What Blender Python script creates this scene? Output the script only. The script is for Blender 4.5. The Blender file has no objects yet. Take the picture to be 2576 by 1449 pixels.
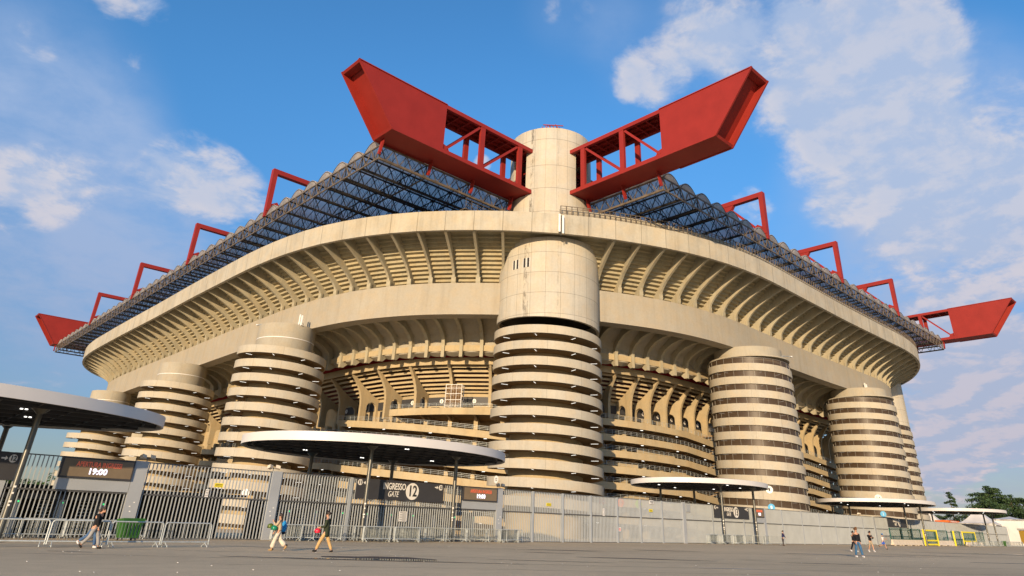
import bpy, math, random
from mathutils import Vector, Matrix
random.seed(7)
PI = math.pi
SC = bpy.context.scene
COL = SC.collection

# ------------------------------------------------------------------ camera
# x and y of the scene run square to the two long sides of the stadium,
# the origin is the foot of the near corner tower
cam_d = bpy.data.cameras.new('camera')
cam = bpy.data.objects.new('camera', cam_d)
COL.objects.link(cam)
cR = Vector((-0.705289, 0.708528, 0.023572)); cU = Vector((0.330031, 0.298732, 0.895454)); cF = Vector((-0.627412, -0.639334, 0.444529))
CAM = Vector((83.066, 81.1985, 1.25))
m = Matrix((cR, cU, -cF)).transposed().to_4x4(); m.translation = CAM
cam.matrix_world = m
cam_d.sensor_width = 36; cam_d.lens = 36 * 0.6565289
cam_d.shift_x = -0.025036; cam_d.shift_y = -0.091056
cam_d.clip_start = 0.1; cam_d.clip_end = 6000
SC.camera = cam

# ------------------------------------------------------------------ light
SUN_EL = math.radians(11.8)
sun_travel = Vector((-0.843, -0.538, 0)).normalized()
sd = bpy.data.lights.new('sun', 'SUN'); sd.energy = 5.0; sd.angle = math.radians(0.5); sd.color = (1.0, 0.75, 0.47)
sun = bpy.data.objects.new('sun', sd); COL.objects.link(sun)
tr = Vector((sun_travel.x * math.cos(SUN_EL), sun_travel.y * math.cos(SUN_EL), -math.sin(SUN_EL)))
sun.rotation_euler = tr.to_track_quat('-Z', 'Y').to_euler(); sun.location = (60, 60, 90)

SC.view_settings.view_transform = 'Standard'; SC.view_settings.look = 'None'
SC.view_settings.exposure = 0.22; SC.view_settings.gamma = 1.0; SC.view_settings.use_curve_mapping = False

# ------------------------------------------------------------------ sky
world = bpy.data.worlds.new('World'); SC.world = world; world.use_nodes = True
wt = world.node_tree; wn = wt.nodes; wl = wt.links; wn.clear()
def N(tree, typ, **kw):
    n = tree.nodes.new(typ)
    for k, v in kw.items():
        if k.startswith('i_'):
            n.inputs[int(k[2:])].default_value = v
        else: setattr(n, k, v)
    return n
def math_n(tree, op, a, b=None, c=None, clamp=False):
    n = tree.nodes.new('ShaderNodeMath'); n.operation = op; n.use_clamp = clamp
    for i, s in enumerate((a, b, c)):
        if s is None: continue
        if isinstance(s, (int, float)): n.inputs[i].default_value = s
        else: tree.links.new(s, n.inputs[i])
    return n.outputs[0]
def mixc(tree, fac, a, b, blend='MIX'):
    n = tree.nodes.new('ShaderNodeMix'); n.data_type = 'RGBA'; n.blend_type = blend
    for s, i in ((fac, 0), (a, 6), (b, 7)):
        if isinstance(s, (int, float)): n.inputs[i].default_value = s
        elif isinstance(s, tuple): n.inputs[i].default_value = (*s[:3], 1)
        else: tree.links.new(s, n.inputs[i])
    return n.outputs[2]
def maprange(tree, v, a, b, c=0.0, d=1.0, smooth=True):
    n = tree.nodes.new('ShaderNodeMapRange'); n.interpolation_type = 'SMOOTHSTEP' if smooth else 'LINEAR'
    tree.links.new(v, n.inputs[0]); n.inputs[1].default_value = a; n.inputs[2].default_value = b; n.inputs[3].default_value = c; n.inputs[4].default_value = d
    return n.outputs[0]
sky = N(wt, 'ShaderNodeTexSky', sky_type='NISHITA', sun_disc=False)
sky.sun_elevation = SUN_EL
sky.sun_rotation = math.atan2(-sun_travel.x, -sun_travel.y)
sky.altitude = 120; sky.air_density = 1.15; sky.dust_density = 0.6; sky.ozone_density = 3.0
tc = N(wt, 'ShaderNodeTexCoord')
nrm = N(wt, 'ShaderNodeVectorMath', operation='NORMALIZE'); wl.new(tc.outputs['Generated'], nrm.inputs[0])
sep = N(wt, 'ShaderNodeSeparateXYZ'); wl.new(nrm.outputs[0], sep.inputs[0])
# clouds lie on a flat layer: project the direction on it
zz = math_n(wt, 'MAXIMUM', sep.outputs[2], 0.0); zz = math_n(wt, 'ADD', zz, 0.22)
cx = math_n(wt, 'DIVIDE', sep.outputs[0], zz); cy = math_n(wt, 'DIVIDE', sep.outputs[1], zz)
comb = N(wt, 'ShaderNodeCombineXYZ'); wl.new(cx, comb.inputs[0]); wl.new(cy, comb.inputs[1])
def cloud_noise(scale, detail, rough, off, dist=0.0):
    mp = N(wt, 'ShaderNodeMapping'); mp.inputs['Location'].default_value = off; wl.new(comb.outputs[0], mp.inputs[0])
    n = N(wt, 'ShaderNodeTexNoise', noise_dimensions='3D'); n.inputs['Scale'].default_value = scale; n.inputs['Detail'].default_value = detail
    n.inputs['Roughness'].default_value = rough; n.inputs['Distortion'].default_value = dist
    wl.new(mp.outputs[0], n.inputs['Vector']); return n.outputs[0]
def direction(px, py):        # direction of a point of the 2576 x 1449 photograph, for the big cloud banks
    d = cF + cR * ((px - 1352.5) / 1691.2) - cU * ((py - 489.9) / 1691.2)
    return d.normalized()
PUFFS = [  # x, y, radius (deg), strength
    (480, 430, 4.5, .28), (560, 470, 4, .24), (420, 462, 3.2, .18), (620, 505, 3.5, .16), (90, 470, 4, .22), (20, 480, 4, .20), (250, 455, 3, .10), (340, 10, 2.6, .15), (385, 35, 2.0, .13), (250, 5, 2.4, .14),
    (318, 140, 1.5, .14), (345, 157, 1.6, .14), (95, 105, 2.0, .16), (140, 132, 1.2, .12), (60, 985, 3, .10), (560, 40, 2.5, .10),
    (1640, 180, 4.2, .26), (1560, 195, 2.6, .24), (1610, 235, 3, .22), (1760, 135, 4, .18), (1840, 120, 4, .18), (1780, 45, 5, .14), (1980, 110, 5, .24), (2080, 50, 5, .26), (2250, 50, 5, .34), (2340, 120, 4, .28), (2150, 170, 7, .26),
    (2050, 280, 5, .24), (2250, 280, 7, .24), (2340, 370, 4, .22), (2540, 480, 5, .30), (2470, 520, 5, .22), (2560, 570, 5, .24), (2400, 450, 6, .12), (2450, 330, 7, .14), (2120, 508, 2.4, .17), (2075, 525, 2.4, .12), (2350, 640, 5, .14), (2270, 600, 4, .14),
    (2190, 690, 1.2, .2), (2400, 960, 5, .24), (2550, 950, 5, .28), (2480, 1015, 5, .22), (2335, 1120, 4.2, .36), (2500, 850, 6, .16), (2300, 980, 5, .12), (2390, 1180, 3, .28), (2540, 1110, 3, .26), (2440, 870, 6, .10), (1430, 35, 3.2, .14), (1350, 20, 2.5, .12),
    (1212, 412, 1.2, .5), (2000, 340, 5, .22), (2150, 410, 5, .22), (2290, 450, 5, .18), (1900, 270, 5, .14), (2200, 200, 7, .10), (2480, 700, 7, .10), (1890, 520, 2.4, .15), (1900, 350, 4, -.1), (800, 250, 14, -.14), (1150, 150, 14, -.2), (1500, 320, 7, -.2), (250, 150, 6, -.05)]
HAZE = [(-60, 260, 13, .5), (60, 430, 12, .5), (250, 520, 9, .4), (420, 560, 7, .3), (60, 680, 13, .5), (300, 700, 9, .3), (2250, 300, 11, .5), (2500, 450, 13, .5), (2480, 760, 13, .5), (2480, 1060, 14, .6), (2150, 560, 9, .35), (1950, 150, 8, .35), (1640, 120, 7, .3), (1450, 20, 6, .25)]
def bank_sum(lst):
    acc = None
    for (px, py, r, s) in lst:
        dp = N(wt, 'ShaderNodeVectorMath', operation='DOT_PRODUCT'); wl.new(nrm.outputs[0], dp.inputs[0]); dp.inputs[1].default_value = direction(px, py)
        v = maprange(wt, dp.outputs['Value'], math.cos(math.radians(r)), 1.0, 0.0, s)
        acc = v if acc is None else math_n(wt, 'ADD', acc, v)
    return acc
acc = bank_sum(PUFFS); hz = bank_sum(HAZE)
def density(ox, oy):
    n1 = cloud_noise(3.0, 8, .55, (3.1 + ox, 1.7 + oy, 0.4), .35); n2 = cloud_noise(9.0, 9, .62, (1.3 + ox, 5.2 + oy, 2.0), .25)
    return math_n(wt, 'ADD', math_n(wt, 'MULTIPLY', n1, .58), math_n(wt, 'MULTIPLY', n2, .42))
d0 = density(0, 0); d1 = density(.055, -.03)
dc = math_n(wt, 'MULTIPLY_ADD', d0, 2.3, -.65)
dens = math_n(wt, 'ADD', dc, math_n(wt, 'MULTIPLY', acc, 1.15))
cover = math_n(wt, 'MULTIPLY', maprange(wt, dens, .60, 1.02), maprange(wt, acc, .015, .12))
relief = maprange(wt, math_n(wt, 'SUBTRACT', d0, d1), -.05, .07)
thick = maprange(wt, dens, .80, 1.25)
low = maprange(wt, sep.outputs[2], .05, .45)
lit = mixc(wt, low, (.72, .60, .62), (.70, .68, .73))
shd = mixc(wt, low, (.42, .47, .62), (.44, .54, .74))
cloudc = mixc(wt, math_n(wt, 'MULTIPLY', relief, math_n(wt, 'SUBTRACT', 1.0, math_n(wt, 'MULTIPLY', thick, .45))), shd, lit)
hazev = math_n(wt, 'MULTIPLY', maprange(wt, hz, .0, 1.0), maprange(wt, d0, .30, .62, .35, 1.0))
hazec = mixc(wt, low, (.37, .43, .60), (.38, .50, .74))
tcol = mixc(wt, maprange(wt, sep.outputs[2], .0, .60), (.56, .56, .72), (.66, 1.24, 1.60))
tint = mixc(wt, 1.0, sky.outputs[0], tcol, 'MULTIPLY')
cs = N(wt, 'ShaderNodeVectorMath', operation='SCALE'); wl.new(cloudc, cs.inputs[0]); cs.inputs['Scale'].default_value = 6.1
hs = N(wt, 'ShaderNodeVectorMath', operation='SCALE'); wl.new(hazec, hs.inputs[0]); hs.inputs['Scale'].default_value = 6.1
m0 = mixc(wt, math_n(wt, 'MULTIPLY', hazev, .85), tint, hs.outputs[0])
mixed = mixc(wt, math_n(wt, 'MULTIPLY', cover, .90), m0, cs.outputs[0])
bg = N(wt, 'ShaderNodeBackground'); bg.inputs[1].default_value = 0.14; wl.new(mixed, bg.inputs[0])
wo = N(wt, 'ShaderNodeOutputWorld'); wl.new(bg.outputs[0], wo.inputs[0])

# ------------------------------------------------------------------ helpers
def tag(o, label=None, cat=None, group=None, kind=None):
    if label: o['label'] = label
    if cat: o['category'] = cat
    if group: o['group'] = group
    if kind: o['kind'] = kind
    return o
def empty(name, loc=(0, 0, 0), rz=0.0, parent=None):
    o = bpy.data.objects.new(name, None); COL.objects.link(o); o.location = loc; o.rotation_euler = (0, 0, rz); o.empty_display_size = .5
    if parent: o.parent = parent
    return o
def world_loc(o):
    v = Vector((0, 0, 0))
    while o is not None: v = v + Vector(o.location); o = o.parent
    return v
class MB:
    def __init__(s): s.v = []; s.f = []; s.uv = []; s.mi = []
    def face(s, pts, uv=None, mi=0):
        b = len(s.v); s.v.extend([tuple(p) for p in pts]); s.f.append(tuple(range(b, b + len(pts)))); s.uv.append(uv); s.mi.append(mi)
    def obox(s, c, ax, ay, az, mi=0):   # centre and half axes
        c, ax, ay, az = Vector(c), Vector(ax), Vector(ay), Vector(az); b = len(s.v)
        for i in (-1, 1):
            for j in (-1, 1):
                for k in (-1, 1): s.v.append(tuple(c + ax * i + ay * j + az * k))
        for q in ((0, 1, 3, 2), (4, 6, 7, 5), (0, 4, 5, 1), (2, 3, 7, 6), (0, 2, 6, 4), (1, 5, 7, 3)):
            s.f.append(tuple(b + x for x in q)); s.uv.append(None); s.mi.append(mi)
    def box(s, x0, x1, y0, y1, z0, z1, mi=0):
        s.obox(((x0 + x1) / 2, (y0 + y1) / 2, (z0 + z1) / 2), ((x1 - x0) / 2, 0, 0), (0, (y1 - y0) / 2, 0), (0, 0, (z1 - z0) / 2), mi)
    def bar(s, a, b, w, h=None, up=(0, 0, 1), mi=0):
        a, b = Vector(a), Vector(b); d = b - a; L = d.length
        if L < 1e-6: return
        d /= L; u = Vector(up)
        if abs(d.dot(u)) > .98: u = Vector((1, 0, 0)) if abs(d.x) < .9 else Vector((0, 1, 0))
        x = d.cross(u).normalized(); y = x.cross(d).normalized(); h = w if h is None else h
        s.obox((a + b) / 2, d * (L / 2), x * (w / 2), y * (h / 2), mi)
    def tube(s, a, b, r, n=6, r2=None, cap=True, mi=0):
        a, b = Vector(a), Vector(b); d = (b - a)
        if d.length < 1e-6: return
        d.normalize(); u = Vector((0, 0, 1)) if abs(d.z) < .9 else Vector((1, 0, 0)); x = d.cross(u).normalized(); y = d.cross(x); r2 = r if r2 is None else r2; k = len(s.v)
        for i in range(n):
            t = 2 * PI * i / n; s.v.append(tuple(a + (x * math.cos(t) + y * math.sin(t)) * r))
        for i in range(n):
            t = 2 * PI * i / n; s.v.append(tuple(b + (x * math.cos(t) + y * math.sin(t)) * r2))
        for i in range(n):
            j = (i + 1) % n; s.f.append((k + i, k + n + i, k + n + j, k + j)); s.uv.append(None); s.mi.append(mi)
        if cap:
            s.f.append(tuple(k + i for i in range(n))); s.uv.append(None); s.mi.append(mi)
            s.f.append(tuple(k + n + i for i in reversed(range(n)))); s.uv.append(None); s.mi.append(mi)
    def prism(s, pts, ext, mi=0):       # planar polygon (3D points) extruded by the vector ext, centred on the polygon
        e = Vector(ext) / 2; n = len(pts); b = len(s.v)
        for p in pts: s.v.append(tuple(Vector(p) - e))
        for p in pts: s.v.append(tuple(Vector(p) + e))
        s.f.append(tuple(b + i for i in range(n))); s.f.append(tuple(b + n + i for i in reversed(range(n)))); s.uv += [None, None]; s.mi += [mi, mi]
        for i in range(n):
            j = (i + 1) % n; s.f.append((b + i, b + n + i, b + n + j, b + j)); s.uv.append(None); s.mi.append(mi)
    def sweep(s, rows, closed_profile=True, closed_path=False, uvs=None, caps=True, mi=0):
        # rows: list of profiles, each a list of points; uvs: (u scale list per row, v list per point)
        b = len(s.v); n = len(rows[0]); R = len(rows)
        for r in rows: s.v.extend([tuple(p) for p in r])
        for i in range(R if closed_path else R - 1):
            i2 = (i + 1) % R
            for j in range(n if closed_profile else n - 1):
                j2 = (j + 1) % n
                s.f.append((b + i * n + j, b + i2 * n + j, b + i2 * n + j2, b + i * n + j2)); s.mi.append(mi)
                if uvs:
                    u0 = uvs[0][i]; u1 = uvs[0][i + 1]; v0 = uvs[1][j]; v1 = uvs[1][j2]; s.uv.append(((u0, v0), (u1, v0), (u1, v1), (u0, v1)))
                else: s.uv.append(None)
        if caps and closed_profile and not closed_path:
            s.f.append(tuple(b + j for j in range(n))); s.f.append(tuple(b + (R - 1) * n + j for j in reversed(range(n)))); s.uv += [None, None]; s.mi += [mi, mi]
    def build(s, name, mat, parent=None, smooth=False, fixn=True):
        off = world_loc(parent) if parent is not None else Vector((0, 0, 0))
        me = bpy.data.meshes.new(name)
        me.from_pydata([(p[0] - off.x, p[1] - off.y, p[2] - off.z) for p in s.v], [], s.f)
        if any(u is not None for u in s.uv):
            lay = me.uv_layers.new(name='uv')
            k = 0
            for fi, fc in enumerate(s.f):
                for c in range(len(fc)):
                    if s.uv[fi] is not None: lay.data[k].uv = s.uv[fi][c]
                    k += 1
        mats = mat if isinstance(mat, (list, tuple)) else [mat]
        for mm in mats: me.materials.append(mm)
        if len(mats) > 1: me.polygons.foreach_set('material_index', s.mi)
        me.update()
        if fixn:
            import bmesh
            bm = bmesh.new(); bm.from_mesh(me); bmesh.ops.recalc_face_normals(bm, faces=bm.faces); bm.to_mesh(me); bm.free()
        if smooth:
            me.polygons.foreach_set('use_smooth', [True] * len(me.polygons))
            try: me.set_sharp_from_angle(angle=math.radians(35))
            except Exception: pass
        o = bpy.data.objects.new(name, me); COL.objects.link(o)
        if parent is not None: o.parent = parent
        return o
def dup(o, parent=None, loc=None, rz=None, label=None, group=None):
    c = o.copy(); COL.objects.link(c)
    if parent is not None: c.parent = parent
    if loc is not None: c.location = loc
    if rz is not None: c.rotation_euler = (0, 0, rz)
    if label: c['label'] = label
    if group: c['group'] = group
    for ch in list(o.children): dup(ch, c)
    return c

# ------------------------------------------------------------------ materials
def new_mat(name):
    mt = bpy.data.materials.new(name); mt.use_nodes = True; t = mt.node_tree
    b = t.nodes['Principled BSDF']; return mt, t, b
def pos_noise(t, scale, detail=3, rough=.5, sc=(1, 1, 1), pos=None):
    if pos is None:
        g = t.nodes.new('ShaderNodeNewGeometry'); pos = g.outputs['Position']
    mp = t.nodes.new('ShaderNodeMapping'); mp.inputs['Scale'].default_value = sc; t.links.new(pos, mp.inputs[0])
    n = t.nodes.new('ShaderNodeTexNoise'); n.inputs['Scale'].default_value = scale; n.inputs['Detail'].default_value = detail; n.inputs['Roughness'].default_value = rough
    t.links.new(mp.outputs[0], n.inputs['Vector']); return n.outputs[0]
def plain(name, col, rough=.6, metal=0.0, var=.12, scale=1.5, spec=.4, bump=0.0):
    mt, t, b = new_mat(name)
    n = pos_noise(t, scale, 4)
    f = maprange(t, n, .3, .7, 1 - var, 1 + var, False)
    v = t.nodes.new('ShaderNodeVectorMath'); v.operation = 'SCALE'; v.inputs[0].default_value = col[:3]; t.links.new(f, v.inputs['Scale'])
    t.links.new(v.outputs[0], b.inputs['Base Color']); b.inputs['Roughness'].default_value = rough; b.inputs['Metallic'].default_value = metal
    b.inputs['Specular IOR Level'].default_value = spec
    if bump:
        bp = t.nodes.new('ShaderNodeBump'); bp.inputs['Strength'].default_value = bump; bp.inputs['Distance'].default_value = .05
        t.links.new(pos_noise(t, scale * 6, 4), bp.inputs['Height']); t.links.new(bp.outputs[0], b.inputs['Normal'])
    return mt
def concrete(name, col, streak=.16, blotch=.10, grid=None, stain=0.0, soot=0.0, drip=None):
    mt, t, b = new_mat(name)
    big = maprange(t, pos_noise(t, .22, 5, .6), .3, .7, 1 - blotch, 1 + blotch, False)
    fine = maprange(t, pos_noise(t, 3.0, 6, .65), .3, .7, .94, 1.06, False)
    st = maprange(t, pos_noise(t, 1.0, 6, .7, (.75, .75, .05)), .46, .74, 1.0, 1 - streak)
    f = math_n(t, 'MULTIPLY', math_n(t, 'MULTIPLY', big, fine), st)
    if stain:
        sp = maprange(t, pos_noise(t, 1.0, 6, .7, (.9, .9, .16)), .60, .74, 1.0, 1 - stain)
        f = math_n(t, 'MULTIPLY', f, sp)
    if grid:
        uv = t.nodes.new('ShaderNodeTexCoord'); sx = t.nodes.new('ShaderNodeSeparateXYZ'); t.links.new(uv.outputs['UV'], sx.inputs[0])
        for out, wd in ((sx.outputs[0], grid[0]), (sx.outputs[1], grid[1])):
            fr = math_n(t, 'FRACT', out); d = math_n(t, 'ABSOLUTE', math_n(t, 'SUBTRACT', fr, .5))
            l = maprange(t, d, .5 - wd, .5 - wd * .4, 1.0, .52)
            f = math_n(t, 'MULTIPLY', f, l)
        cell = t.nodes.new('ShaderNodeTexWhiteNoise'); cell.noise_dimensions = '2D'
        fl = t.nodes.new('ShaderNodeVectorMath'); fl.operation = 'FLOOR'; t.links.new(uv.outputs['UV'], fl.inputs[0]); t.links.new(fl.outputs[0], cell.inputs['Vector'])
        f = math_n(t, 'MULTIPLY', f, maprange(t, cell.outputs['Value'], 0, 1, .95, 1.04, False))
    if drip:                       # dark water stain running down the shaft: direction (x, y), width
        g = t.nodes.new('ShaderNodeNewGeometry'); s2 = t.nodes.new('ShaderNodeSeparateXYZ'); t.links.new(g.outputs['Position'], s2.inputs[0])
        an = math_n(t, 'ARCTAN2', s2.outputs[1], s2.outputs[0])
        for a0, wd, sg in drip:
            d = math_n(t, 'ABSOLUTE', math_n(t, 'SUBTRACT', an, a0))
            band = maprange(t, d, wd * .35, wd, 1.0, 0.0)
            rag = maprange(t, pos_noise(t, 1.4, 7, .8, (1, 1, .35)), .44, .60, 0.0, 1.0)
            f = math_n(t, 'MULTIPLY', f, math_n(t, 'SUBTRACT', 1.0, math_n(t, 'MULTIPLY', math_n(t, 'MULTIPLY', band, rag), sg)))
    v = t.nodes.new('ShaderNodeVectorMath'); v.operation = 'SCALE'; t.links.new(f, v.inputs['Scale'])
    base = mixc(t, maprange(t, pos_noise(t, .5, 4, .6), .35, .68), col, tuple(c * k for c, k in zip(col, (1.04, .98, .90))))
    t.links.new(base, v.inputs[0]); t.links.new(v.outputs[0], b.inputs['Base Color'])
    b.inputs['Roughness'].default_value = .88; b.inputs['Specular IOR Level'].default_value = .25
    bp = t.nodes.new('ShaderNodeBump'); bp.inputs['Strength'].default_value = .25; bp.inputs['Distance'].default_value = .04
    t.links.new(pos_noise(t, 4.0, 6, .7), bp.inputs['Height']); t.links.new(bp.outputs[0], b.inputs['Normal'])
    return mt
def emit(name, col, s):
    mt, t, b = new_mat(name); b.inputs['Base Color'].default_value = (*col, 1); b.inputs['Emission Color'].default_value = (*col, 1); b.inputs['Emission Strength'].default_value = s; return mt

CC = (.47, .405, .30)
M = {}
M['conc'] = concrete('concrete', (0.385, 0.355, 0.286), .13, .08)
M['parapet'] = concrete('weathered_concrete', (0.443, 0.412, 0.337), .22, .12, grid=(.016, .0001), stain=.22)
M['beam'] = concrete('painted_concrete', (0.380, 0.347, 0.282), .14, .05, stain=.10)
M['shaft'] = concrete('panelled_concrete', (0.494, 0.464, 0.393), .12, .07, grid=(.016, .014), stain=.12, drip=((.315, .050, .62), (.375, .018, .45), (.95, .03, .2)))
M['band'] = concrete('ramp_concrete', (0.444, 0.411, 0.337), .10, .06, grid=(.005, .0001), stain=.08)
M['facade'] = concrete('yellowed_concrete', (0.438, 0.361, 0.230), .14, .10, stain=.14)
M['rib'] = concrete('rib_concrete', (0.389, 0.359, 0.269), .20, .10, stain=.20)
M['soffit'] = concrete('soffit_concrete', (0.380, 0.337, 0.225), .22, .12, stain=.25)
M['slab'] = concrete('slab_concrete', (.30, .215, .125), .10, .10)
M['dark'] = plain('dark_interior', (.035, .032, .03), .8)
M['red'] = plain('red_painted_steel', (0.277, 0.025, 0.018), .55, 0, .08, .4, .25)
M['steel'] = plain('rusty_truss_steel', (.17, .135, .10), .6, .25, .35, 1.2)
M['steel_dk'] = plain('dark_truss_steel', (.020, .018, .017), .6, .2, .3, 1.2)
M['galv'] = plain('galvanised_steel', (.46, .50, .50), .5, .25, .15, 6)
M['galv_bar'] = plain('thin_steel_bars', (.20, .225, .225), .5, .25, .15, 6)
M['galv_dk'] = plain('pole_steel', (.13, .13, .12), .35, .6, .1, 2)
M['slat'] = plain('fence_grey_paint', (.40, .43, .45), .5, .15, .06, .8)
M['slat_dk'] = plain('fence_rail_paint', (.10, .10, .10), .5, .15, .06, .8)
M['pillar'] = plain('pillar_grey_paint', (.36, .385, .41), .55, .05, .06, .5)
M['frame_dk'] = plain('window_frame_metal', (.20, .185, .16), .5, .1, .08, 2)
M['seam'] = plain('bitumen_seam', (.07, .06, .05), .7, 0, .2, 3)
M['tube'] = emit('tube_glow', (1.0, .97, .88), 1.5)
M['black'] = plain('anthracite_sign', (.045, .045, .05), .55, 0, .06, 1)
M['white'] = plain('white_paint', (.78, .76, .72), .5, 0, .05, 1)
M['ink'] = plain('black_ink', (.03, .03, .03), .6, 0, .02, 1)
M['rim'] = plain('canopy_rim', (.70, .67, .64), .5, .05, .04, .3)
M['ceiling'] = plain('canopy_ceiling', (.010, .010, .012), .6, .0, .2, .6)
M['lamp'] = emit('lamp_glow', (1.0, .97, .9), 2.0)
M['led_w'] = emit('led_white', (.80, .78, .98), .75)
M['led_r'] = emit('led_red', (.62, .13, .07), .22)
M['green_led'] = emit('green_led', (.05, .9, .25), 1.2)
M['screen'] = plain('led_screen', (.19, .145, .095), .5, 0, .06, 3)
M['yellow'] = plain('yellow_paint', (.80, .66, .03), .5, 0, .05, 2)
M['redsign'] = plain('red_sign', (.62, .05, .04), .5, 0, .05, 2)
M['orange'] = plain('orange_sign', (.75, .16, .03), .5, 0, .05, 2)
M['lime'] = plain('lime_sign', (.42, .70, .04), .5, 0, .05, 2)
M['blue'] = plain('blue_sign', (.05, .35, .62), .5, 0, .05, 2)
M['green_frame'] = plain('green_frame', (.01, .09, .07), .5, 0, .05, 2)
M['bin'] = plain('green_plastic', (.03, .115, .02), .45, 0, .15, 3)
M['rubber'] = plain('rubber', (.02, .02, .02), .8)
M['tent'] = plain('tent_fabric', (.66, .64, .62), .8, 0, .08, .5)
M['barrier_conc'] = plain('barrier_concrete', (.62, .54, .43), .85, 0, .08, 2)
M['redseat'] = plain('red_panels', (.42, .012, .02), .6, 0, .15, .8)
M['sheet'] = plain('grey_sheet', (.20, .21, .23), .4, .3, .12, .6)
M['bright_sheet'] = plain('bright_sheet', (.55, .56, .58), .25, .8, .15, 1)
# glass of the glazed towers
mt, t, b = new_mat('tinted_glass'); b.inputs['Base Color'].default_value = (.075, .05, .032, 1); b.inputs['Roughness'].default_value = .42
b.inputs['Alpha'].default_value = .86; b.inputs['Specular IOR Level'].default_value = .3; M['glass'] = mt
# roof sheets: milky polycarbonate
mt, t, b = new_mat('polycarbonate')
t.nodes.remove(b); out = t.nodes['Material Output']
df = t.nodes.new('ShaderNodeBsdfDiffuse'); tl = t.nodes.new('ShaderNodeBsdfTranslucent'); mx = t.nodes.new('ShaderNodeMixShader')
pn = pos_noise(t, .5, 4); c1 = mixc(t, maprange(t, pn, .3, .7), (.68, .63, .57), (.86, .80, .74))
t.links.new(c1, df.inputs[0]); t.links.new(c1, tl.inputs[0]); mx.inputs[0].default_value = .8
t.links.new(df.outputs[0], mx.inputs[1]); t.links.new(tl.outputs[0], mx.inputs[2]); t.links.new(mx.outputs[0], out.inputs[0]); M['poly'] = mt
# ------------------------------------------------------------------ ground
def asphalt():
    mt, t, b = new_mat('asphalt')
    big = maprange(t, pos_noise(t, .05, 6, .6), .3, .7, .88, 1.12, False)
    mid = maprange(t, pos_noise(t, .9, 7, .7, (1, 1, 1)), .3, .7, .92, 1.08, False)
    fine = maprange(t, pos_noise(t, 28, 5, .8), .3, .7, .72, 1.28, False)
    f = math_n(t, 'MULTIPLY', math_n(t, 'MULTIPLY', big, mid), fine)
    damp = maprange(t, pos_noise(t, .16, 5, .6, (1, 1.0, 1)), .62, .70, 1.0, .80)
    f = math_n(t, 'MULTIPLY', f, damp)
    # tar seams between paving strips, running across the view
    v = t.nodes.new('ShaderNodeVectorMath'); v.operation = 'SCALE'; v.inputs[0].default_value = (.59, .45, .275); t.links.new(f, v.inputs['Scale'])
    t.links.new(v.outputs[0], b.inputs['Base Color'])
    b.inputs['Roughness'].default_value = .85; b.inputs['Specular IOR Level'].default_value = .3
    bp = t.nodes.new('ShaderNodeBump'); bp.inputs['Strength'].default_value = .5; bp.inputs['Distance'].default_value = .02
    t.links.new(pos_noise(t, 30, 4, .8), bp.inputs['Height']); t.links.new(bp.outputs[0], b.inputs['Normal'])
    return mt
M['asphalt'] = asphalt()
g = MB(); g.face([(-3500, -3500, 0), (3500, -3500, 0), (3500, 3500, 0), (-3500, 3500, 0)])
tag(g.build('ground', M['asphalt']), kind='structure')

# ------------------------------------------------------------------ plan of the third ring
QC = (-75.0, -104.4)
quad = [(101, 0), (101.1, 25), (101.0, 42), (100.7, 57), (99.5, 69), (97.2, 78.5), (92.0, 89.5), (83.6, 99.8), (76, 106.4), (67.4, 111.6), (55, 116.6), (42, 118.9), (20, 119.0), (0, 118.8)]
loc = quad + [(-x, y) for x, y in reversed(quad[:-1])] + [(-x, -y) for x, y in quad[1:]] + [(x, -y) for x, y in reversed(quad[1:-1])]
loc = [(x + QC[0], y + QC[1]) for x, y in loc]
def catmull(pts, closed=True, sub=24):
    out = []; n = len(pts)
    rng = range(n) if closed else range(n - 1)
    for i in rng:
        if closed: p0, p1, p2, p3 = (pts[(i + k) % n] for k in (-1, 0, 1, 2))
        else: p0, p1, p2, p3 = pts[max(i - 1, 0)], pts[i], pts[i + 1], pts[min(i + 2, n - 1)]
        p0, p1, p2, p3 = map(Vector, (p0, p1, p2, p3))
        t0 = 0; t1 = t0 + (p1 - p0).length ** .5 + 1e-9; t2 = t1 + (p2 - p1).length ** .5; t3 = t2 + (p3 - p2).length ** .5 + 1e-9
        if (p1 - p0).length < 1e-6: p0 = p1 - (p2 - p1); t0 = 0; t1 = (p1 - p0).length ** .5; t2 = t1 + (p2 - p1).length ** .5; t3 = t2 + (p3 - p2).length ** .5 + 1e-9
        if (p3 - p2).length < 1e-6: p3 = p2 + (p2 - p1); t3 = t2 + (p3 - p2).length ** .5
        for k in range(sub):
            t = t1 + (t2 - t1) * k / sub
            A1 = p0 * ((t1 - t) / (t1 - t0)) + p1 * ((t - t0) / (t1 - t0)); A2 = p1 * ((t2 - t) / (t2 - t1)) + p2 * ((t - t1) / (t2 - t1)); A3 = p2 * ((t3 - t) / (t3 - t2)) + p3 * ((t - t2) / (t3 - t2))
            B1 = A1 * ((t2 - t) / (t2 - t0)) + A2 * ((t - t0) / (t2 - t0)); B2 = A2 * ((t3 - t) / (t3 - t1)) + A3 * ((t - t1) / (t3 - t1))
            out.append(B1 * ((t2 - t) / (t2 - t1)) + B2 * ((t - t1) / (t2 - t1)))
    if not closed: out.append(Vector(pts[-1]))
    return out
def resample(pts, step, closed):
    P = pts + [pts[0]] if closed else pts
    s = [0]
    for a, b in zip(P, P[1:]): s.append(s[-1] + (b - a).length)
    n = max(2, round(s[-1] / step)); res = []; j = 0
    for i in range(n if closed else n + 1):
        d = s[-1] * i / n
        while j < len(s) - 2 and s[j + 1] < d: j += 1
        u = (d - s[j]) / max(1e-9, s[j + 1] - s[j]); res.append(P[j] + (P[j + 1] - P[j]) * u)
    return res
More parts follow.
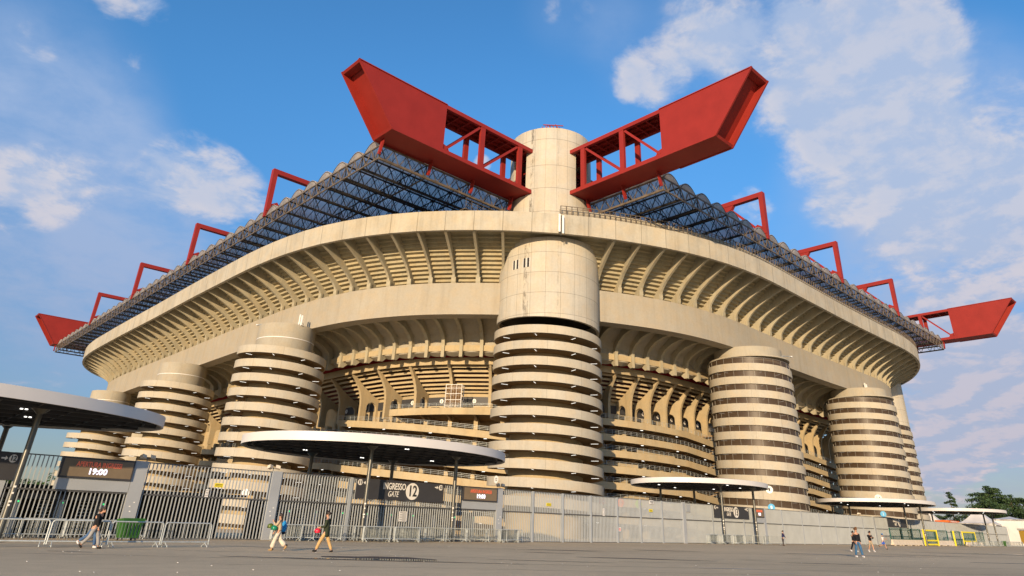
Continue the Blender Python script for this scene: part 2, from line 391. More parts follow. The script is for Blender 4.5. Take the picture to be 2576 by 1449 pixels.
def normals(pts, closed):
    n = len(pts); out = []
    for i in range(n):
        a = pts[(i - 1) % n] if closed else pts[max(i - 1, 0)]; b = pts[(i + 1) % n] if closed else pts[min(i + 1, n - 1)]
        t = (b - a).normalized(); out.append(Vector((t.y, -t.x)))
    return out
girdle = resample(catmull(loc), 1.6, True)
gnorm = normals(girdle, True)
# smooth the normals
for _ in range(3): gnorm = [(gnorm[i - 1] + gnorm[i] * 2 + gnorm[(i + 1) % len(gnorm)]).normalized() for i in range(len(gnorm))]
LIP = 9.0
lip = [g_ + n_ * LIP for g_, n_ in zip(girdle, gnorm)]
ls = [0]
for a, b in zip(lip, lip[1:] + lip[:1]): ls.append(ls[-1] + (b - a).length)
PERI = ls[-1]
def at_lip(s):
    s %= PERI; lo = 0; hi = len(ls) - 1
    while hi - lo > 1:
        mi = (lo + hi) // 2
        if ls[mi] <= s: lo = mi
        else: hi = mi
    u = (s - ls[lo]) / (ls[lo + 1] - ls[lo]); i2 = (lo + 1) % len(girdle)
    return girdle[lo] + (girdle[i2] - girdle[lo]) * u, (gnorm[lo] + (gnorm[i2] - gnorm[lo]) * u).normalized()
# arc position of a known rib: the one whose lip stands at (14.4, 2.7)
s0 = min(range(len(lip)), key=lambda i: (lip[i] - Vector((14.4, 2.7))).length); s0 = ls[s0]
NB = round(PERI / 4.93); STEP = PERI / NB
def bay(k): return at_lip(s0 + k * STEP)
# the path runs counter-clockwise: k < 0 goes down the left long side, k > 0 along the right side
K0, K1 = -46, 36
def P3(fr, d, z): g_, n_ = fr; q = g_ + n_ * d; return Vector((q.x, q.y, z))

stadium = empty('stadium', (0, 0, 0))
tag(stadium, 'huge beige concrete stadium with spiral ramp towers and red roof girders', 'stadium')

# ring beam (closed) -------------------------------------------------------
rows = [[(g_ + n_ * d).to_3d() + Vector((0, 0, z)) for d, z in ((0, 34.2), (0, 39.9), (-2.6, 39.9), (-2.6, 34.2))] for g_, n_ in zip(girdle, gnorm)]
us = [i * 1.6 / 19.6 for i in range(len(rows) + 1)]
mb = MB(); mb.sweep(rows, True, True, (us, (0.05, .4, .6, .9))); mb.build('ring_beam', M['beam'], stadium, smooth=True)
# parapet (closed, facetted at every rib) ------------------------------------
rows = []
for k in range(NB):
    fr = bay(k); rows.append([P3(fr, d, z) for d, z in ((9.0, 46.2), (9.12, 49.75), (8.45, 49.75), (8.4, 46.2))])
us = [float(i) for i in range(len(rows) + 1)]
mb = MB(); mb.sweep(rows, True, True, (us, (.05, .55, .6, .95))); mb.build('parapet', M['parapet'], stadium)
# low wall standing back on the parapet, right-hand side, and its railing
mb = MB(); mb.sweep([[P3(bay(k), d, z) for d, z in ((7.9, 49.0), (7.9, 51.3), (7.6, 51.3), (7.6, 49.0))] for k in range(2, 34)]); mb.build('upstand_wall', M['conc'], stadium)
mb = MB()
for k in range(2, 34):
    a, b = bay(k), bay(k + 1)
    for j in range(5):
        u = j / 5; g_ = a[0] + (b[0] - a[0]) * u; n_ = (a[1] + (b[1] - a[1]) * u).normalized()
        q = g_ + n_ * 9.0; mb.bar((q.x, q.y, 49.2), (q.x + n_.x * .05, q.y + n_.y * .05, 51.4), .11)
    for z in (49.9, 50.4, 50.9, 51.35):
        mb.bar(P3(a, 9.05, z), P3(b, 9.05, z), .05 if z < 51 else .09)
mb.build('railing', M['steel'], stadium)

# ribs and stepped soffit of the third ring -----------------------------------
def rib_profile():
    fr = [(-.06, 39.92), (.05, 40.6), (.32, 41.35), (.95, 42.1), (1.9, 42.9), (3.2, 43.7), (4.8, 44.55), (6.5, 45.35), (8.0, 45.95), (8.95, 46.25)]
    return fr
RP = rib_profile()
# step line
NS = 11; S_A = (-2.55, 40.6); S_B = (5.2, 46.0)
def step_pts():
    pts = [(-2.55, 39.95)]
    dx = (S_B[0] - S_A[0]) / NS; dz = (S_B[1] - S_A[1]) / NS
    x, z = S_A
    for i in range(NS):
        pts.append((x, z + dz * .62)); 
        pts.append((x + dx, z + dz * 1.0)); x += dx; z += dz
        # tread underside then riser
    pts.append((7.4, 46.55)); return pts
SP = []
x, z = -2.55, 39.95
dx = (5.3 + 2.55) / NS; dz = (47.0 - 40.75) / NS
SP.append((x, z)); z = 40.75; SP.append((x, z))
for i in range(NS):
    SP.append((x + dx, z + .05)); x += dx         # underside of the tread
    if i < NS - 1: SP.append((x + .02, z + dz)); z += dz            # riser facing out
SP.append((x + .02, 46.9)); SP.append((8.5, 48.3))
for k in range(K0, K1):
    a = bay(k)
    if -1 < k < 4 and k not in (0, ): pass
    if k not in (1, 2, 3):
        n3 = Vector((a[1].x, a[1].y, 0)); tg = Vector((-a[1].y, a[1].x, 0))
        poly = [P3(a, d, z) for d, z in RP] + [P3(a, 8.4, 48.3), P3(a, 5.4, 47.4), P3(a, -2.5, 41.4), P3(a, -2.5, 39.92)]
        mb = MB(); mb.prism(poly, tg * .46)
        # wider foot standing on the ring beam
        mb.prism([P3(a, .0, 39.91), P3(a, .10, 40.2), P3(a, .10, 41.0), P3(a, -.3, 41.0), P3(a, -.3, 39.91)], tg * .80)
        mb.build('rib', M['rib'], stadium)
    if k < K1 - 1:
        b = bay(k + 1)
        mb = MB(); mb.sweep([[P3(a, d, z) for d, z in SP], [P3(b, d, z) for d, z in SP]], False); mb.build('stepped_soffit', M['soffit'], stadium, fixn=False)

# underside of the third ring: inner ribs, brackets, scalloped panels ------------
IR = [(-2.7, 38.5), (-2.7, 34.4), (-4.6, 34.5), (-6.6, 34.1), (-8.4, 33.3), (-9.5, 32.3), (-9.75, 31.4), (-9.75, 29.1), (-10.5, 29.1), (-12.0, 30.4), (-11.6, 38.5)]
for k in range(K0 + 1, K1 - 1):
    a, b = bay(k), bay(k + 1); tg = Vector((-a[1].y, a[1].x, 0))
    mb = MB(); mb.prism([P3(a, d, z) for d, z in IR], tg * .62); mb.build('bracket', M['rib'], stadium)
    # scalloped infill: an arched vault bulging out between two brackets, a straight beam across it
    mb = MB(); rows = []
    for j in range(9):
        u = j / 8; g_ = a[0] + (b[0] - a[0]) * u; n_ = (a[1] + (b[1] - a[1]) * u).normalized(); fr = (g_, n_)
        bul = math.sin(PI * u); 
        rows.append([P3(fr, -2.75, 36.2), P3(fr, -6.5, 35.6), P3(fr, -10.2, 33.4 + .0 * bul), P3(fr, -10.9 + .25 * bul, 31.7 + .75 * bul), P3(fr, -10.7 + .5 * bul, 30.8), P3(fr, -10.9 + .7 * bul, 30.2 - .15 * bul), P3(fr, -11.6, 29.9 - .35 * bul), P3(fr, -12.6, 30.3)])
    mb.sweep(rows, False); mb.build('scalloped_panel', M['conc'], stadium, smooth=True, fixn=False)
    mb = MB(); mb.sweep([[P3(fr, d, z) for d, z in ((-10.15, 30.25), (-10.15, 31.3), (-10.9, 31.3), (-10.9, 30.25))] for fr in (a, b)]); mb.build('tie_beam', M['facade'], stadium)
mb = MB(); mb.sweep([[P3(bay(k), d, z) for d, z in ((-14.35, 29.5), (-14.35, 30.75), (-14.7, 30.75), (-14.7, 29.5))] for k in range(K0, K1)]); mb.build('red_panels', M['redseat'], stadium)

# ------------------------------------------------------------------ old facade behind the towers
def gi(x, y): return min(range(len(girdle)), key=lambda i: (girdle[i] - Vector((x, y))).length)
iA, iB = gi(26, -195), gi(-150, 13.9)
idx = list(range(iA, len(girdle))) + list(range(0, iB + 1)) if iA > iB else list(range(iA, iB + 1))
fpath = resample([girdle[i] - gnorm[i] * 17.0 for i in idx], 1.2, False); fnorm = normals(fpath, False)
for _ in range(6): fnorm = [(fnorm[max(i - 1, 0)] + fnorm[i] * 2 + fnorm[min(i + 1, len(fnorm) - 1)]).normalized() for i in range(len(fnorm))]
fs = [0]
for a, b in zip(fpath, fpath[1:]): fs.append(fs[-1] + (b - a).length)
def at_f(s):
    s = max(0, min(fs[-1] - 1e-6, s)); lo = 0; hi = len(fs) - 1
    while hi - lo > 1:
        mi = (lo + hi) // 2
        if fs[mi] <= s: lo = mi
        else: hi = mi
    u = (s - fs[lo]) / (fs[lo + 1] - fs[lo])
    return fpath[lo] + (fpath[lo + 1] - fpath[lo]) * u, (fnorm[lo] + (fnorm[lo + 1] - fnorm[lo]) * u).normalized()
def s_near(x, y):
    i = min(range(len(fpath)), key=lambda i: (fpath[i] - Vector((x, y))).length); return fs[i]
def fsweep(name, mat, prof, sa, sb, zf=None, step=2.0, parent=None, smooth=False):
    n = max(1, round((sb - sa) / step)); rows = []
    for i in range(n + 1):
        s = sa + (sb - sa) * i / n; fr = at_f(s); dz = zf(s) if zf else 0
        rows.append([P3(fr, d, z + dz) for d, z in prof])
    mb = MB(); mb.sweep(rows); return mb.build(name, mat, parent or stadium, smooth=smooth)
sA, sB = 1.0, fs[-1] - 1.0
FX, FY = 9.2, -2.7      # plan lines of the two straight sides
fsweep('upper_parapet', M['facade'], ((3.2, 28.6), (3.2, 29.85), (2.8, 29.85), (2.8, 28.6)), sA, sB)
fsweep('concourse_wall', M['facade'], ((-4.5, 19.7), (-4.5, 25.0), (-4.9, 25.0), (-4.9, 19.7)), sA, sB)
fsweep('back_wall', M['facade'], ((-5.5, 0), (-5.5, 19.9), (-5.9, 19.9), (-5.9, 0)), sA, sB)
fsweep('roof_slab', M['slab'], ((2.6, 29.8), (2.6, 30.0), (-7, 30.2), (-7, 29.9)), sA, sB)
# fins with arched openings; stepped seating underside between them
sR = s_near(-21.5, FY); sL = s_near(2.0, -24)
fin_s = sorted([sL - 7.6 * i for i in range(21) if sL - 7.6 * i > 2] + [sL + 7.4, sL + 13.5] + [sR - 5.2 * 1, sR - 5.2 * 2] + [sR + 5.2 * i for i in range(25) if sR + 5.2 * i < fs[-1] - 2])
def fz(z): return 20.9 + (z - 18.2) * .95
ZB = 18.0
for i, s in enumerate(fin_s):
    fr = at_f(s); tg = Vector((-fr[1].y, fr[1].x, 0))
    front = [(0, 17.0), (0, 20.6), (.12, 21.8), (.5, 23.0), (1.15, 24.2), (2.0, 25.3), (3.0, 26.35)]
    back = [(2.2, 26.3), (-.2, 24.2), (-2.6, 22.7), (-4.5, 21.9), (-4.5, 17.0)]
    # arch hole as a notch cut from below, between the front leg and the wall
    arch = [(-3.9, 17.0), (-3.9, 20.0)] + [(-2.65 + 1.25 * math.cos(PI - t * PI / 8), 20.0 + 1.25 * math.sin(t * PI / 8)) for t in range(1, 8)] + [(-1.4, 20.0), (-1.4, 17.0)]
    mb = MB(); mb.prism([P3(fr, d, fz(z)) for d, z in front + back + arch], tg * .55); mb.build('arched_fin', M['facade'], stadium)
    if i < len(fin_s) - 1:
        fr2 = at_f(fin_s[i + 1]); mb = MB()
        for j in range(7):                       # open concrete treads seen from below
            u = j / 6; d = -3.9 + 5.9 * u; z = fz(22.15 + 3.75 * u ** 1.08)
            mb.sweep([[P3(f_, d + dd, z + zz_) for dd, zz_ in ((0, 0), (.12, .0), (.12, .42), (-.62, .42), (-.62, .30), (0, .28))] for f_ in (fr, fr2)])
        mb.build('seating_treads', M['facade'], stadium)
        mb = MB(); f1 = (fr[0], fr[1]); d_ = (-4.3, -4.42)
        if s > s_near(FX, -60) and s < s_near(-130, FY):
            mid = at_f((s + fin_s[i + 1]) / 2)
            mb.sweep([[P3(f_, d, z) for d, z in ((-4.2, 22.35), (-4.2, 23.9), (-4.35, 23.9), (-4.35, 22.35))] for f_ in (at_f(s + .4), mid, at_f(fin_s[i + 1] - .3))])
            gp = mb.build('gate_panel', M['black'] if i % 9 != 5 else M['bright_sheet'], stadium)
            if i % 9 != 5:
                c = P3(mid, -4.12, 23.1); n3 = Vector((mid[1].x, mid[1].y, 0)); mb = MB(); mb.tube(c, c + n3 * .05, .42, 14); mb.build('number_disc', M['white'], gp)
                mb = MB(); mb.bar(c + n3 * .07 + Vector((0, 0, -.22)), c + n3 * .07 + Vector((0, 0, .22)), .11, .03); mb.build('number', M['ink'], gp)
            # dark doorway
            mb = MB(); fa, fb = at_f(s + (fin_s[i + 1] - s) * .15), at_f(s + (fin_s[i + 1] - s) * .42)
            mb.sweep([[P3(f_, d, z) for d, z in ((-4.38, 19.8), (-4.38, 22.1), (-4.45, 22.1), (-4.45, 19.8))] for f_ in (fa, fb)]); mb.build('doorway', M['dark'], stadium)

# sloping ramps in front of the old facade: parapet band, floor, railing, lamps
def ramp(sa, sb, z_of_s, name='facade_ramp', rail=True, lamps=True):
    n = max(2, round((sb - sa) / 1.6)); rows = []; fl = []
    for i in range(n + 1):
        s = sa + (sb - sa) * i / n; fr = at_f(s); z = z_of_s(s)
        rows.append([P3(fr, d, z + zz_) for d, zz_ in ((2.9, 0), (3.1, 0), (3.1, -1.2), (2.9, -1.2))])
        fl.append([P3(fr, d, z + zz_) for d, zz_ in ((2.9, -.85), (-5.5, -.85), (-5.5, -1.15), (2.9, -1.15))])
    mb = MB(); mb.sweep(rows); o = mb.build(name, M['facade'], stadium, smooth=True)
    # tapered cantilever beams under the floor, cast in one with it
    mb = MB(); mb.sweep(fl); s = sa + 1.2
    while s < sb:
        fr = at_f(s); z = z_of_s(s) - 1.16; tg = Vector((-fr[1].y, fr[1].x, 0))
        mb.prism([P3(fr, 2.8, z), P3(fr, -5.4, z), P3(fr, -5.4, z - .35), P3(fr, -.2, z - .8), P3(fr, .1, z - .8)], tg * .4); s += 4.93
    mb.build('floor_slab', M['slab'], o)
    if rail:
        mb = MB(); m_ = max(2, round((sb - sa) / 1.3))
        for i in range(m_ + 1):
            s = sa + (sb - sa) * i / m_; fr = at_f(s); z = z_of_s(s); mb.bar(P3(fr, 2.95, z - .05), P3(fr, 2.95, z + .82), .045)
            if i < m_:
                s2 = sa + (sb - sa) * (i + 1) / m_; f2 = at_f(s2); z2 = z_of_s(s2)
                for h in (.3, .56, .82): mb.bar(P3(fr, 2.95, z + h), P3(f2, 2.95, z2 + h), .03)
        mb.build('railing', M['galv'], o)
    if lamps:
        s = sa + 3
        while s < sb:
            fr = at_f(s); z = z_of_s(s) - 1.2; mb = MB(); mb.obox(P3(fr, 2.2, z - .03), (fr[1].x * .06, fr[1].y * .06, 0), (-fr[1].y * .28, fr[1].x * .28, 0), (0, 0, .03)); mb.build('ceiling_lamp', M['lamp'], o); s += 9.8
def lerp_tab(tab):
    def f(x):
        for (x0, y0), (x1, y1) in zip(tab, tab[1:]):
            if x <= x1: return y0 + (y1 - y0) * (x - x0) / (x1 - x0)
        (x0, y0), (x1, y1) = tab[-2:]; return y1 + (y1 - y0) / (x1 - x0) * (x - x1)
    return f
def s_of_p(p): return s_near(p, FY)
def s_of_q(q): return s_near(FX, q)
PT = 2.75
base = lerp_tab([(-10, 20.5), (15, 20.1), (34.3, 19.6), (51.4, 18.0), (70, 16.2)])
sC = s_near(-6, -11)        # behind the corner tower
for lv in range(7):
    def zf(s, lv=lv): return base(s - s_of_p(0)) - PT * lv
    ramp(sC, s_of_p(-51), zf)
for lv in range(7):
    def zf(s, lv=lv): return base(s - s_of_p(-60)) + .4 - PT * lv
    ramp(s_of_p(-51.5), s_of_p(-112), zf)
for lv in range(6):
    def zf(s, lv=lv): return min(20.6, 19.6 - .095 * (s - s_of_q(-45))) - PT * lv
    ramp(s_of_q(-47), sC - .3, zf)
def zf(s): return 20.75
ramp(s_near(7.0, -33), sC - .3, zf, lamps=False)
for lv in range(7):
    def zf(s, lv=lv): return 20.6 - .06 * (s - s_of_q(-103)) - PT * lv
    ramp(s_of_q(-103), s_of_q(-47.5), zf)
for lv in range(7):
    def zf(s, lv=lv): return 20.6 - .06 * (s - s_of_q(-160)) - PT * lv
    ramp(s_of_q(-160), s_of_q(-103.5), zf, rail=False, lamps=False)
# pillars carrying the ramps
s = s_of_q(-160)
while s < s_of_p(-140):
    fr = at_f(s); mb = MB(); tg = Vector((-fr[1].y, fr[1].x, 0)); n3 = Vector((fr[1].x, fr[1].y, 0))
    mb.obox(P3(fr, -.6, 9.8), n3 * .55, tg * .38, (0, 0, 9.8)); mb.build('pillar', M['facade'], stadium); s += 4.93
# walls of the lower storeys between some pillars
for (pa, pb, lv) in ((-13, -19, 4), (-21, -28, 3), (-31, -35, 4), (-38, -43, 3), (-25, -30, 5), (-15, -19, 2), (-28, -39, 2), (-41, -46, 4), (-68, -76, 3), (-80, -86, 4)):
    a, b = at_f(s_of_p(pa)), at_f(s_of_p(pb)); z_ = base(-(pa + pb) / 2 if pa > -50 else -(pa + pb) / 2 - 60) - PT * lv + .1; mb = MB(); mb.sweep([[P3(f_, d, z) for d, z in ((.6, z_ - .9), (.6, z_ + 1.3), (.3, z_ + 1.3), (.3, z_ - .9))] for f_ in (a, b)]); mb.build('partition_wall', M['facade'], stadium)

# white lattice lift cage standing on the walkway, left of the corner tower
cg = MB(); X, Y = 15.0, -8.4
fr = at_f(s_near(1.5, -21.5)); n3 = Vector((fr[1].x, fr[1].y, 0)); tg = Vector((-fr[1].y, fr[1].x, 0)); c0 = P3(fr, 1.9, 20.3)
for sx in (-1, 1):
    for sy in (-1, 1): cg.bar(c0 + tg * 1.5 * sx + n3 * .8 * sy, c0 + tg * 1.5 * sx + n3 * .8 * sy + Vector((0, 0, 4.7)), .12)
for sy in (-1, 1):
    for z in (0.1, .8, 1.9, 3.0, 4.0, 4.65): cg.bar(c0 + tg * -1.5 + n3 * .8 * sy + Vector((0, 0, z)), c0 + tg * 1.5 + n3 * .8 * sy + Vector((0, 0, z)), .08)
    for x_ in (-.5, .5): cg.bar(c0 + tg * x_ + n3 * .8 * sy, c0 + tg * x_ + n3 * .8 * sy + Vector((0, 0, 4.7)), .07)
for sx in (-1, 1):
    for z in (.1, .8, 1.9, 3.0, 4.0, 4.65): cg.bar(c0 + tg * 1.5 * sx - n3 * .8 + Vector((0, 0, z)), c0 + tg * 1.5 * sx + n3 * .8 + Vector((0, 0, z)), .08)
cage = empty('lift_cage', c0); tag(cage, 'white steel lattice cage with brown slatted panels on the upper walkway', 'lift cage')
cg.build('frame', M['white'], cage)
M['louvre'] = plain('brown_louvre', (.22, .13, .06), .7, 0, .3, 5)
cg = MB()
for i in range(3):
    for j, (za, zb) in enumerate(((.9, 1.85), (2.0, 2.95), (3.1, 3.95), (4.05, 4.6))):
        for q_ in range(6):
            x_ = -1.42 + i * 1.0 + q_ * .155; cg.bar(c0 + tg * x_ + n3 * .72 + Vector((0, 0, za)), c0 + tg * x_ + n3 * .72 + Vector((0, 0, zb)), .09, .05)
cg.build('louvre_panel', M['louvre'], cage)
# dark stand-in rows: the stands themselves inside, so that no light leaks through
mb = MB(); rows = [[(g_ + n_ * d).to_3d() + Vector((0, 0, z)) for d, z in ((7.9, 49.2), (-28, 33), (-60, 2), (-60, 0), (-32, 0), (-24, 30.5), (-16, 31.2), (-13.2, 33.5), (-11.8, 38.6), (-3.2, 42.2))] for g_, n_ in zip(girdle[::3], gnorm[::3])]
mb.sweep(rows, True, True); mb.build('seating_bowl', plain('seating', (.20, .07, .08), .8, 0, .3, .4), stadium)

# ------------------------------------------------------------------ towers
def phi_cam(c): return math.atan2(CAM.y - c[1], CAM.x - c[0])
def helix_z(z0, pitch, ph, pf): return z0 - pitch * (ph - pf) / (2 * PI)
def tube_lights(c, r0, r1, z0, pitch, pf, parent, offs):
    for dphi in offs:
        ph = pf + math.radians(dphi); z = helix_z(z0, pitch, ph, pf) - .03
        u = Vector((math.cos(ph), math.sin(ph), 0)); a = Vector((c[0], c[1], z)) + u * r0; b = Vector((c[0], c[1], z)) + u * r1
        mb = MB(); mb.bar(a, b, .045, .04); mb.build('tube_light', M['tube'], parent)
def spiral_tower(c, r, rd, ztop, nturn, pitch, bh, glazed=False, lights=(-60, -14, 32, 78), name='ramp_tower', parts_from=0):
    pf = phi_cam(c)
    # drum
    mb = MB(); n = 64; zt = ztop + .6
    rows = [[(c[0] + rd * math.cos(2 * PI * i / n), c[1] + rd * math.sin(2 * PI * i / n), z) for z in (0, zt)] for i in range(n)]
    mb.sweep(rows, False, True)
    tw = empty(name, (c[0], c[1], 0), parent=stadium)
    mb.build('drum', M['facade'], tw, smooth=True)
    for k in range(nturn):
        z0 = ztop - pitch * k; m_ = 72
        band = []; slab = []; us = []
        for i in range(m_ + 1):
            ph = pf - PI + 2 * PI * i / m_; z = helix_z(z0, pitch, ph, pf); cs, sn = math.cos(ph), math.sin(ph)
            def pt(rr, dz): return (c[0] + rr * cs, c[1] + rr * sn, max(.02, z + dz))
            band.append([pt(r, 0), pt(r, -bh), pt(r - .18, -bh), pt(r - .18, 0)]); us.append(i / m_ * 10)
            slab.append([pt(r - .18, -bh + .28), pt(rd - .05, -bh + .28), pt(rd - .05, -bh + .03), pt(r - .18, -bh + .03)])
        mb = MB(); mb.sweep(band, uvs=(us, (.05, .5, .6, .95))); bo = mb.build('ramp_band', M['band'], tw, smooth=True)
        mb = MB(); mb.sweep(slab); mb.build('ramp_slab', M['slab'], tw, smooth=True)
        if not (k == nturn - 1) and not (z0 - bh < 1.5): tube_lights(c, r - 1.9, r - .7, z0 - bh, pitch, pf, tw, lights)
        if glazed:
            gl = []; mb2 = MB(); rg = r - .28
            nm = round(2 * PI * r / 2.05)
            for i in range(m_ + 1):
                ph = pf - PI + 2 * PI * i / m_; z = helix_z(z0, pitch, ph, pf)
                gl.append([(c[0] + rg * math.cos(ph), c[1] + rg * math.sin(ph), z - .1), (c[0] + rg * math.cos(ph), c[1] + rg * math.sin(ph), z + pitch - bh + .1)])
            mb = MB(); mb.sweep(gl, False); mb.build('window_band', M['glass'], tw, smooth=True)
            for i in range(nm):
                ph = pf - PI + 2 * PI * i / nm; z = helix_z(z0, pitch, ph, pf); u = Vector((math.cos(ph), math.sin(ph), 0)); w_ = Vector((-u.y, u.x, 0))
                mb2.obox(Vector((c[0], c[1], z + (pitch - bh) / 2)) + u * (rg + .03), u * .04, w_ * .035, (0, 0, (pitch - bh) / 2))
            for e_ in (.02, pitch - bh - .02):
                rl = []
                for i in range(m_ + 1):
                    ph = pf - PI + 2 * PI * i / m_; z = helix_z(z0, pitch, ph, pf) + e_; cs, sn = math.cos(ph), math.sin(ph); rl.append([(c[0] + rr * cs, c[1] + rr * sn, z + q_) for rr, q_ in ((rg, -.03), (rg + .07, -.03), (rg + .07, .03), (rg, .03))])
                mb2.sweep(rl)
            mb2.build('window_frame', M['frame_dk'], tw)
    return tw, pf
def cylinder_uv(c, r, z0, z1, name, parent, mat, nseg=96, ubox=2.52, vbox=3.58, zjoint=43.66, zf0=None, cap=True, arcs=None):
    mb = MB(); per = 2 * PI * r / ubox; per = round(per)
    arcs = arcs or [(0, 2 * PI)]
    for a0, a1 in arcs:
        n = max(2, int(nseg * (a1 - a0) / (2 * PI)))
        rows = []
        for i in range(n + 1):
            ph = a0 + (a1 - a0) * i / n; zb = zf0(ph) if zf0 else z0
            rows.append((ph, zb))
        for (p0, b0), (p1, b1) in zip(rows, rows[1:]):
            A = [(c[0] + r * math.cos(p0), c[1] + r * math.sin(p0), b0), (c[0] + r * math.cos(p1), c[1] + r * math.sin(p1), b1), (c[0] + r * math.cos(p1), c[1] + r * math.sin(p1), z1), (c[0] + r * math.cos(p0), c[1] + r * math.sin(p0), z1)]
            uv = [(p / (2 * PI) * per + .5, (z - zjoint) / vbox) for p, z in ((p0, b0), (p1, b1), (p1, z1), (p0, z1))]
            mb.face(A, uv)
            if len(arcs) > 1 or zf0:   # thickness inward
                ri = r - .5
                B = [(c[0] + ri * math.cos(p0), c[1] + ri * math.sin(p0), b0), (c[0] + ri * math.cos(p0), c[1] + ri * math.sin(p0), z1), (c[0] + ri * math.cos(p1), c[1] + ri * math.sin(p1), z1), (c[0] + ri * math.cos(p1), c[1] + ri * math.sin(p1), b1)]
                mb.face(B); mb.face([A[0], B[0], B[3], A[1]])
        if len(arcs) > 1:
            for ph in (a0, a1):
                mb.face([(c[0] + rr * math.cos(ph), c[1] + rr * math.sin(ph), z) for rr, z in ((r, z0), (r - .5, z0), (r - .5, z1), (r, z1))])
    if cap:
        mb.face([(c[0] + r * math.cos(2 * PI * i / 64), c[1] + r * math.sin(2 * PI * i / 64), z1 - .002) for i in range(64)])
    return mb.build(name, mat, parent, smooth=True, fixn=False)
def corner_tower(c, glazed, lights, full=True):
    tw, pf = spiral_tower(c, 9.3, 6.0, 30.85, 11, 2.555, 1.34, glazed, lights, 'corner_tower')
    cylinder_uv(c, 9.0, 32, 46.4, 'shaft', tw, M['shaft'], zf0=lambda ph: 32.3 - 2.555 * (((ph - pf + PI) % (2 * PI)) - PI) / (2 * PI))
    mb = MB(); mb.face([(c[0] + 8.6 * math.cos(2 * PI * i / 48), c[1] + 8.6 * math.sin(2 * PI * i / 48), 33.9) for i in range(48)]); mb.build('shaft_floor', M['dark'], tw)
    cylinder_uv(c, 7.86, 46.4, 55.5, 'upper_shaft', tw, M['shaft'], vbox=4.68, zjoint=51.85, ubox=2.05)
    hw = math.radians(27)
    # four piers between the slots through which the girders pass
    arcs = []
    for q_ in range(4):
        mid = PI / 4 + q_ * PI / 2; w_ = math.radians(36 if q_ == 0 else 28); arcs.append((mid - w_, mid + w_))
    cylinder_uv(c, 7.86, 55.5, 65.6, 'pier', tw, M['shaft'], vbox=4.68, zjoint=51.85, ubox=2.05, arcs=arcs, cap=False)
    mb = MB(); mb.face([(c[0] + 3.4 * math.cos(t_), c[1] + 3.4 * math.sin(t_), 60) for t_ in (0, 2, 4)]) 
    mb = MB(); mb.tube((c[0], c[1], 55.4), (c[0], c[1], 65.7), 3.3, 20); mb.build('core', M['dark'], tw)
    cylinder_uv(c, 7.86, 65.6, 69.25, 'crown', tw, M['shaft'], vbox=4.68, zjoint=51.85 + .9, ubox=2.05)
    mb = MB(); mb.face([(c[0] + 7.8 * math.cos(2 * PI * i / 48), c[1] + 7.8 * math.sin(2 * PI * i / 48), 65.62) for i in range(48)]); mb.build('crown_floor', M['conc'], tw)
    return tw, pf
ctw, cpf = corner_tower((0, 0), False, (-60, -14, 32, 78))
# slit windows of the near corner tower
for x, y in ((8.99, .42), (8.92, 1.19), (8.62, 2.6), (8.39, 3.27)):
    u = Vector((x, y, 0)).normalized(); w_ = Vector((-u.y, u.x, 0)); mb = MB()
    mb.obox(u * 9.0 + Vector((0, 0, 41.9)), u * .03, w_ * .26, (0, 0, .82)); so = mb.build('slit_window', M['dark'], ctw)
    mb = MB()
    for s_ in (-1, 1): mb.obox(u * 9.02 + w_ * .26 * s_ + Vector((0, 0, 41.9)), u * .04, w_ * .04, (0, 0, .86))
    mb.build('window_frame', M['white'], so)
# red maintenance rig on its roof
rig = empty('rooftop_rig', (4.7, 4.9, 69.25)); tag(rig, 'small red steel rig lying on top of the near corner tower', 'rig')
mb = MB(); o_ = Vector((4.3, 5.6, 69.3))
for i in range(5):
    mb.bar(o_ + Vector((-.5 + .5 * i, .3 - .5 * i, 0)), o_ + Vector((.1 + .4 * i, -.2 - .5 * i, 1.25 - .1 * i)), .14)
    mb.bar(o_ + Vector((-.5 + .5 * i, .9 - .5 * i, 0)), o_ + Vector((-.9 + .5 * i, -.2 - .3 * i, 1.0)), .12)
mb.bar(o_ + Vector((-.9, .9, .9)), o_ + Vector((1.7, -1.9, 1.15)), .16); mb.bar(o_ + Vector((-.5, .3, .02)), o_ + Vector((1.6, -1.7, .02)), .2)
mb.build('frame', M['red'], rig)
corner_tower((-149, 0), True, (40, 70))
corner_tower((0, -209), False, ())
LTOP = 29.25
for c, rr, zc_ in (((27.4, -42.9), 8.0, LTOP), ((27.7, -95.5), 8.0, LTOP), ((27.5, -153.5), 8.0, LTOP)):
    tw, pf = spiral_tower(c, rr, 4.9, zc_, 12, 2.48, 1.34, False, (-60, -14, 32, 78))
    mb = MB(); mb.tube((c[0], c[1], 28.3), (c[0], c[1], 34.25), 5.2, 64); mb.build('cap', M['conc'], tw, smooth=True)
    mb = MB(); mb.tube((c[0], c[1], 31.55), (c[0], c[1], 31.68), 5.24, 64); mb.build('cap_rail', M['white'], tw, smooth=True)
for c, rr in (((-44.0, 14.0), 8.05), ((-98.5, 14.4), 8.05)):
    tw, pf = spiral_tower(c, rr, 6.2, 30.65, 12, 2.5, 1.38, True, (-62, -40, 18, 50))
    n_ = 72; mb = MB(); mb2 = MB()
    mb.tube((c[0], c[1], 32.0), (c[0], c[1], 32.25), 7.9, 72); mb.build('cap', M['conc'], tw, smooth=True)
    mb = MB(); mb.tube((c[0], c[1], 30.0), (c[0], c[1], 34.25), 6.6, 72); mb.build('cap', M['conc'], tw, smooth=True)

